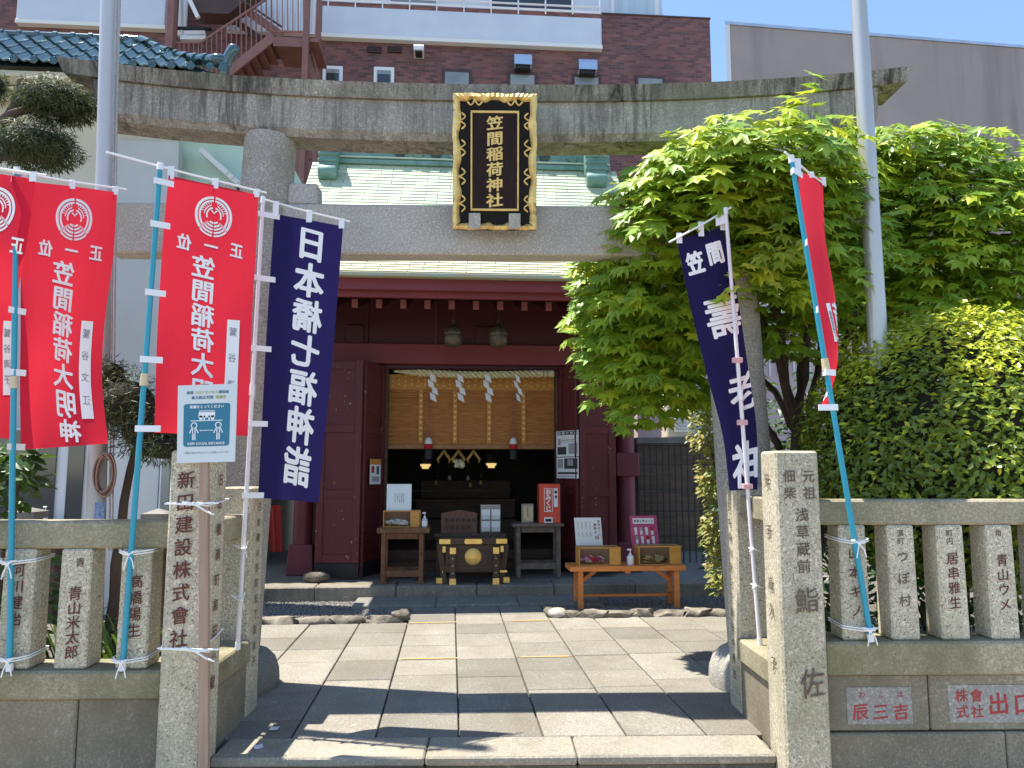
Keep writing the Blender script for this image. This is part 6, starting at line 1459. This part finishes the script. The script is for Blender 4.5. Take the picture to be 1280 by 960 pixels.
def hood(x0, x1, y0, y1, mt):
    v = BV-.45; u0, u1 = SX(x0, v, y0), SX(x1, v, y0); z0, z1 = SZ(y1, v), SZ(y0, v); h = z1-z0
    o = MB().extr([(0, z0+h*.25), (0, z1-h*.35), (.05, z1-h*.12), (.16, z1), (.449, z1), (.449, z0+h*.12), (.05, z0+h*.25)], lambda x, z, d: V(u0+d, v+x, z), 0, u1-u0).build('vent_hood', mt, bk, ROT)
    MB().box(u0+.05, u1-.05, v+.06, v+.4, z0+h*.06, z0+h*.24, .01).build('vent_mouth', m['black'], o, ROT); MB().box(u0, u1, v+.4, v+.448, z0, z1+.05, .005).build('flange', m['zinc'], o, ROT)
hood(643, 665, 62, 83, m['chrome']); hood(723.5, 746.5, 65, 86, m['chrome']); hood(517, 529.5, 56.5, 68, m['white_trim'])
# steel outside staircase
sv = 21.4
st = thing('steel_staircase', 'brown steel outside staircase fixed to the brick building', 'staircase', (SX(300, sv), sv+.8, -.2), ROT)
def sb_(name, mt, pts, th, v, dep, parent=st):         # bar between two pixels
    (x0, y0), (x1, y1) = pts; a, b = onS(x0, y0, v), onS(x1, y1, v); d = b-a; L_ = d.length; d.normalize(); n_ = V(-d.z, 0, d.x)
    return MB().obox((a+b)/2+V(0, dep/2, 0), d*(L_/2), V(0, dep/2, 0), n_*(th/2), 0).build(name, mt, parent, ROT)
for x, w_, v in ((210.5, .2, sv), (381.5, .17, sv), (397, .14, sv+1.6), (216, .14, sv+1.6)):
    u = SX(x, v, 60); MB().box(u-w_/2, u+w_/2, v, v+w_, -.2, SZ(-60, v), .01).build('post', m['steel'], st, ROT)
# lower flight with its landing
fl_ = sb_('stringer', m['steel'], ((262, 108), (342, 45)), .26, sv+.1, .06); sb_('stringer', m['steel'], ((262, 108), (342, 45)), .26, sv+1.3, .06)
for k in range(9):
    t_ = k/8; a = onS(266+74*t_, 105-58*t_, sv+.16); MB().box(a.x-.16, a.x+.16, sv+.17, sv+1.29, a.z-.03, a.z+.0, 0).build('tread', m['steel'], st, ROT); MB().box(a.x-.16, a.x-.13, sv+.17, sv+1.29, a.z-.2, a.z-.031, 0).build('riser', m['steel_dark'], st, ROT)
a, b = onS(341, 43, sv), onS(380, 44, sv); MB().box(a.x, b.x+.4, sv+.1, sv+1.6, a.z-.12, a.z, 0).build('landing', m['steel'], st, ROT); MB().box(a.x, b.x, sv+.08, sv+.14, a.z-.3, a.z-.05, 0).build('landing_edge', m['steel'], st, ROT)
sb_('landing_edge', m['steel'], ((383, 48), (399, 100)), .1, sv+.4, .05); sb_('landing_edge', m['steel'], ((384, 62), (398, 112)), .2, sv+.4, .05)
# handrail and balusters of the lower flight
sb_('handrail', m['steel'], ((250, 53), (330, 0)), .06, sv+.1, .05); sb_('handrail', m['steel'], ((330, 0), (352, -14)), .06, sv+.1, .05)
for k in range(15):
    x = 252+k*6.2; y0 = 53-(x-250)*.6625; y1 = 45+(342-x)*.7875; 
    if y1 > 108: y1 = 108
    sb_('baluster', m['steel'], ((x, y0), (x, y1-3)), .03, sv+.11, .03)
sb_('handrail', m['steel'], ((216, 53), (250, 53)), .05, sv+.1, .05)
for k in range(6): sb_('baluster', m['steel'], ((218+k*6, 53), (218+k*6, 85)), .03, sv+.11, .03)
# upper flight rising to the left behind, its underside and soffit
sb_('stringer', m['steel'], ((352, 44), (262, -20)), .24, sv+1.35, .05)
up = sb_('stringer', m['steel_dark'], ((325, 48), (240, -12)), .2, sv+1.9, .05); a, b = onS(222, 36, sv+1.2), onS(268, 30, sv+1.2)
MB().extr([(SX(222, sv+1, 0), SZ(-12, sv+1)), (SX(240, sv+1, 30), SZ(34, sv+1)), (SX(286, sv+1, 30), SZ(34, sv+1)), (SX(322, sv+1, 0), SZ(5, sv+1)), (SX(330, sv+1, 0), SZ(-12, sv+1))], lambda x, z, d: V(x, d, z), sv+.9, sv+1.5).build('flight_underside', m['steel_dark'], st, ROT)
for k in range(14): x = 300+k*6.6; sb_('baluster', m['steel'], ((x, -20), (x, 41)), .025, sv+.14, .025)
sb_('handrail', m['steel_dark'], ((300, -2), (352, 33)), .05, sv+.6, .04); sb_('handrail', m['steel'], ((340, 38.5), (380, 39.5)), .05, sv+.1, .04)
bb('white_siding', m['siding'], 284, 394, -40, 40, BV-.3, .2, st)
for k in range(16): bb('siding_joint', m['zinc'], 288+k*6.8, 288.6+k*6.8, -40, 39, BV-.33, .03, st)
bb('white_siding', m['siding'], 218, 234, -40, 44, BV-.4, .1, st)
sb_('lamp_tube', m['white'], ((236, -2), (247, 21)), .12, sv+.7, .1)
for k, (x0, x1, y) in enumerate(((231, 256, 40.5), (225, 257, 46.5))): sb_('duct', m['siding'], ((x0, y), (x1, y)), .13, sv+1.7, .13)
sb_('pipe', m['black'], ((214, 34), (264, 36)), .08, sv+1.75, .08); sb_('pipe', m['siding'], ((227, -10), (227, 44)), .06, sv+1.8, .06)
for x, v in ((381.5, sv+.3), (371, sv+1)): bb('lower_brace', m['steel'], x-2, x+2, 186, 230, v, .1, st)
# mauve building on the right
A_ = onY(907, 28, 17.0); d_ = ray(1280, 58); B_ = V(d_.x, d_.y, 0)*((A_.z-EYE)/d_.z); B_.z = A_.z; dr = (B_-A_).normalized(); bkv = V(A_.x, A_.y, 0).normalized()
mv = thing('mauve_building', 'plain mauve rendered building behind the maple', 'building', (A_.x+4, A_.y+5, -.2))
def wallbox(name, mt, a0, a1, z0, z1, d0, d1): return MB().obox(A_+dr*((a0+a1)/2)+bkv*((d0+d1)/2)+V(0, 0, (z0+z1)/2-A_.z), dr*((a1-a0)/2), bkv*((d1-d0)/2), V(0, 0, (z1-z0)/2), 0).build(name, mt, mv)
wallbox('wall', m['mauve'], .1, 16, -.2, A_.z-.06, 0, 9); wallbox('coping', m['zinc'], -.02, 16.1, A_.z-.055, A_.z+.02, -.03, 9.0); wallbox('corner_strip', m['siding'], -.02, .098, -.2, A_.z-.057, -.02, .3)
# pink building glimpsed through the maple
pk = thing('pink_building', 'pale pink house seen through gaps in the maple', 'house', (SX(900, 14.5), 16, -.2), ROT)
pw = bb('wall', m['pink_wall'], 796, 1150, 330, 620, 14.5, 4, pk, zb=-.2)
for k in range(24): bb('siding_joint', m['balcony_trim'], 800+k*10, 801.5+k*10, 360, 470, 14.47, .03, pk)
w_ = px_panel('window', m['white_trim'], 862, 905, 500, 545, 14.42, .1, pk); px_panel('pane', m['window_lite'], 865, 902, 503, 543, 14.39, .03, w_)
bb('balcony_rail', m['siding'], 860, 930, 415, 418, 14.3, .05, pk); bb('balcony_rail', m['siding'], 860, 930, 430, 432, 14.3, .05, pk)
ac = thing('air_conditioner', 'cream air conditioner unit on the low roof beside the pink house', 'air conditioner', (SX(848, 13.2), 13.4, SZ(548, 13.2)), ROT)
bb('casing', m['cream'], 834, 862, 506, 547, 13.2, .4, ac, .02)
o = bb('grille', m['white_trim'], 843, 860, 513, 540, 13.16, .035, ac, .01)
for k in range(6): bb('grille_bar', m['grey_wall'], 844, 859, 516+k*4, 517+k*4, 13.14, .02, o)
lr = thing('lean_to_roof', 'low grey lean-to shed below the air conditioner', 'shed', (SX(850, 13), 13.2, -.03), ROT)
bb('sheet_roof', m['dark_rock'], 796, 900, 547, 556, 12.9, 1.0, lr); bb('shed_wall', m['old_wood'], 798, 898, 556.5, 690, 13.0, .8, lr, zb=-.03)
ig = thing('iron_fence', 'black iron grid fence right of the hall', 'fence', (SX(850, 11.4), 11.4, -.03), ROT)
zt3 = SZ(554, 11.4)
for k in range(17): u = SX(798, 11.4)+k*.095; MB().box(u-.008, u+.008, 11.39, 11.41, -.03, zt3, 0).build('bar', m['iron'], ig, ROT)
for y in (554, 580, 612, 640, 672): z = SZ(y, 11.4); MB().box(SX(797, 11.4), SX(797, 11.4)+1.6, 11.411, 11.425, z-.01, z+.01, 0).build('cross_rail', m['iron'], ig, ROT)

# ------------------------------------------------------------------ neighbouring house on the left with glazed tiles
hv = 11.0
lh_ = thing('neighbour_house', 'pale rendered house with teal glazed tile roof left of the gate', 'house', (SX(60, hv), hv+3, -.03), ROT)
bb('wall', m['cream'], -160, 214, 60, 560, hv+.35, 5, lh_, zb=-.03)
bb('wall', m['mint'], 214.5, 330, 150, 560, hv+.5, 4.5, lh_, zb=-.03)
bb('wall', m['grey_wall'], 128, 214.2, 176, 560, hv+.15, .19, lh_, zb=-.03)
for k in range(8):                         # stepped plaster eave of the rear wing
    x = 250+k*6.5; y = 186+k*6
    sb_('eave_step', m['plaster'], ((x, y), (x+34, y+30)), .075, hv+.2+.02*k, .2, lh_)
z_e, z_r = SZ(81, 10.55, 100), SZ(50, 11.6, 80)
eL, eR = SX(-140, 10.55, 80), SX(272, 10.55, 80); rR = SX(176, 11.6, 50)
rf = MB().add([(eL, 10.55, z_e-.06), (eR, 10.55, z_e-.06), (rR, 11.6, z_r-.06), (eL, 11.6, z_r-.06), (eR, 13.5, z_e-.06), (eL, 13.5, z_e-.06)], [(0, 1, 2, 3), (1, 4, 2), (3, 2, 4, 5)]).build('roof', m['tile'], lh_, ROT)
MB().box(eL, eR-.05, 10.62, 10.9, z_e-.16, z_e-.075, .01).build('eave_board', m['cream'], lh_, ROT); MB().box(eL, eR-.3, 10.9, 11.34, z_e-.2, z_e-.17, 0).build('soffit', m['cream'], lh_, ROT)
tw, NRW = .262, 4
sl = V(0, 11.6-10.55, z_r-z_e); te = sl.length/NRW; sd = sl.normalized(); sn = V(0, -sd.z, sd.y)
def tile_mesh():
    g = MB(); prof = lambda u: .028*math.cos(u*2*math.pi*1.0)+(.018*math.cos(u*4*math.pi))
    g.grid(lambda u, v: V((u-.5)*tw*1.04, (v)*te*1.12, prof(u)+.03*(1-v)), 10, 2)
    n = len(g.v); g.grid(lambda u, v: V((u-.5)*tw*1.04, 0, prof(u)+.03-.022*v), 10, 1, True)
    me = bpy.data.meshes.new('roof_tile'); me.from_pydata([tuple(p) for p in g.v], [], g.f); me.shade_smooth(); me.set_sharp_from_angle(angle=R(50)); me.materials.append(m['tile']); return me
TMm = tile_mesh(); Rm = ROT.to_3x3()
Xa, Ya, Za = Rm @ V(1, 0, 0), Rm @ sd, Rm @ sn
for r_ in range(NRW):
    o = V(0, 10.5, z_e)+sd*(te*r_); u = eL; rr = eR+(rR-eR)*(r_+.5)/NRW
    while u < rr:
        if SX(-30, 10.8, 70) < u: 
            p = ROT @ V(u, o.y, o.z)
            inst('roof_tile', TMm, rf, Matrix(((Xa.x, Ya.x, Za.x, p.x), (Xa.y, Ya.y, Za.y, p.y), (Xa.z, Ya.z, Za.z, p.z), (0, 0, 0, 1))))
        u += tw
u = SX(-20, 10.5, 80)
while u < eR-.1:
    MB().lathe([(.055, 0), (.06, .01), (.045, .03)], (u+.13, 10.49, z_e+.015), 12, 'Y').build('eave_cap', m['tile'], rf, ROT, 40); u += tw
u = SX(-20, 11.6, 50)
while u < rR:
    MB().tube([(u, 11.6, z_r+.05), (u+tw-.01, 11.6, z_r+.05)], .062, 12).build('ridge_tile', m['tile'], rf, ROT, 40); MB().tube([(u-.03, 11.6, z_r+.05), (u+.03, 11.6, z_r+.05)], .076, 12).build('ridge_collar', m['tile'], rf, ROT, 40); u += tw
a, b = V(rR, 11.6, z_r+.05), onS(271, 78, 10.6)
for k in range(8):
    t0_, t1_ = k/8, (k+1)/8; c = lambda t: a.lerp(b, t)+V(0, 0, -.10*math.sin(t*math.pi)+.03*t*t)
    MB().tube([c(t0_), c(t1_)+V(0, 0, .012)], [.075, .085], 12).build('hip_tile', m['tile'], rf, ROT, 40); MB().tube([c(t1_)-(b-a)*.008, c(t1_)+(b-a)*.012], [.1, .1], 12).build('hip_collar', m['tile'], rf, ROT, 40)
MB().rock(b+V(.02, 0, .03), .16, .1, .1, 2, 2, .1).build('hip_end', m['tile'], rf, ROT, 60)
MB().tube([b+V(.06, 0, -.1), b+V(.14, -.02, -.02), b+V(.17, -.02, .1), b+V(.24, -.03, .2), b+V(.27, -.03, .24)], [.05, .07, .07, .085, .05], 10).build('ridge_horn', m['tile'], rf, ROT, 60)
MB().box(b.x+.06, b.x+.17, b.y-.1, b.y+.06, b.z-.2, b.z-.02, .015).build('horn_foot', m['tile'], rf, ROT)
# lower wing with the window, close behind the fence
lw = thing('annex_building', 'white annex with dark windows behind the left fence', 'building', (SX(80, 8.6), 9, -.03), ROT)
bb('wall', m['grey_wall'], -200, 300, 300, 700, 8.9, .5, lw, zb=-.03)
bb('wall', m['plaster'], 130, 197, 540, 700, 8.8, .095, lw, zb=-.03)
w_ = bb('window', m['white_trim'], -120, 110, 535, 690, 8.72, .17, lw, .01, zb=.3)
MB().box(SX(-110, 8.69), SX(68, 8.69), 8.69, 8.715, .35, SZ(540, 8.69), 0).build('pane', m['window_dark'], w_, ROT); MB().box(SX(83, 8.69), SX(103, 8.69), 8.69, 8.715, .35, SZ(540, 8.69), 0).build('pane', m['window_dark'], w_, ROT)
bb('panel', m['zinc'], 197.5, 216, 545, 700, 8.75, .14, lw, .01, zb=-.03); bb('panel', m['window_lite'], 201, 212, 560, 640, 8.72, .028, lw, .01)
for x0, x1, yt, lb in ((13, 52, 631, 'dark pyramid topped post near the left window'), (182, 214, 634, 'dark pyramid topped post near the left pillar')):
    v = 6.8; u0, u1 = SX(x0, v, 640), SX(x1, v, 640); uc = (u0+u1)/2; hw = (u1-u0)/2; zt4 = SZ(yt, v); zc = SZ(yt+6, v)
    t = thing('capped_post', lb, 'post', (uc, v, -.03), ROT, 'dark capped posts'); MB().box(uc-hw*.8, uc+hw*.8, v-hw*.8, v+hw*.8, -.03, zc-.06, .01).build('shaft', m['dark_wood'], t, ROT)
    g = MB(); g.add([(uc-hw, v-hw, zc), (uc+hw, v-hw, zc), (uc+hw, v+hw, zc), (uc-hw, v+hw, zc), (uc, v, zt4)], [(0, 1, 4), (1, 2, 4), (2, 3, 4), (3, 0, 4)]); g.box(uc-hw, uc+hw, v-hw, v+hw, zc-.058, zc-.002); g.build('cap', m['dark_rock'], t, ROT)
pump_bottle('sanitizer_bottle', 'small pump bottle on the sill by the left window', 54, 61, 631, 8.5, SZ(650, 8.5), m['bottle_clear'])
lsill = MB().box(SX(30, 8.4), SX(75, 8.4), 8.42, 8.6, -.03, SZ(650, 8.5)-.001, .01).build('counter_block', m['dark_wood'], frame=ROT); tag(lsill, 'dark counter block under the small pump bottle', 'counter')
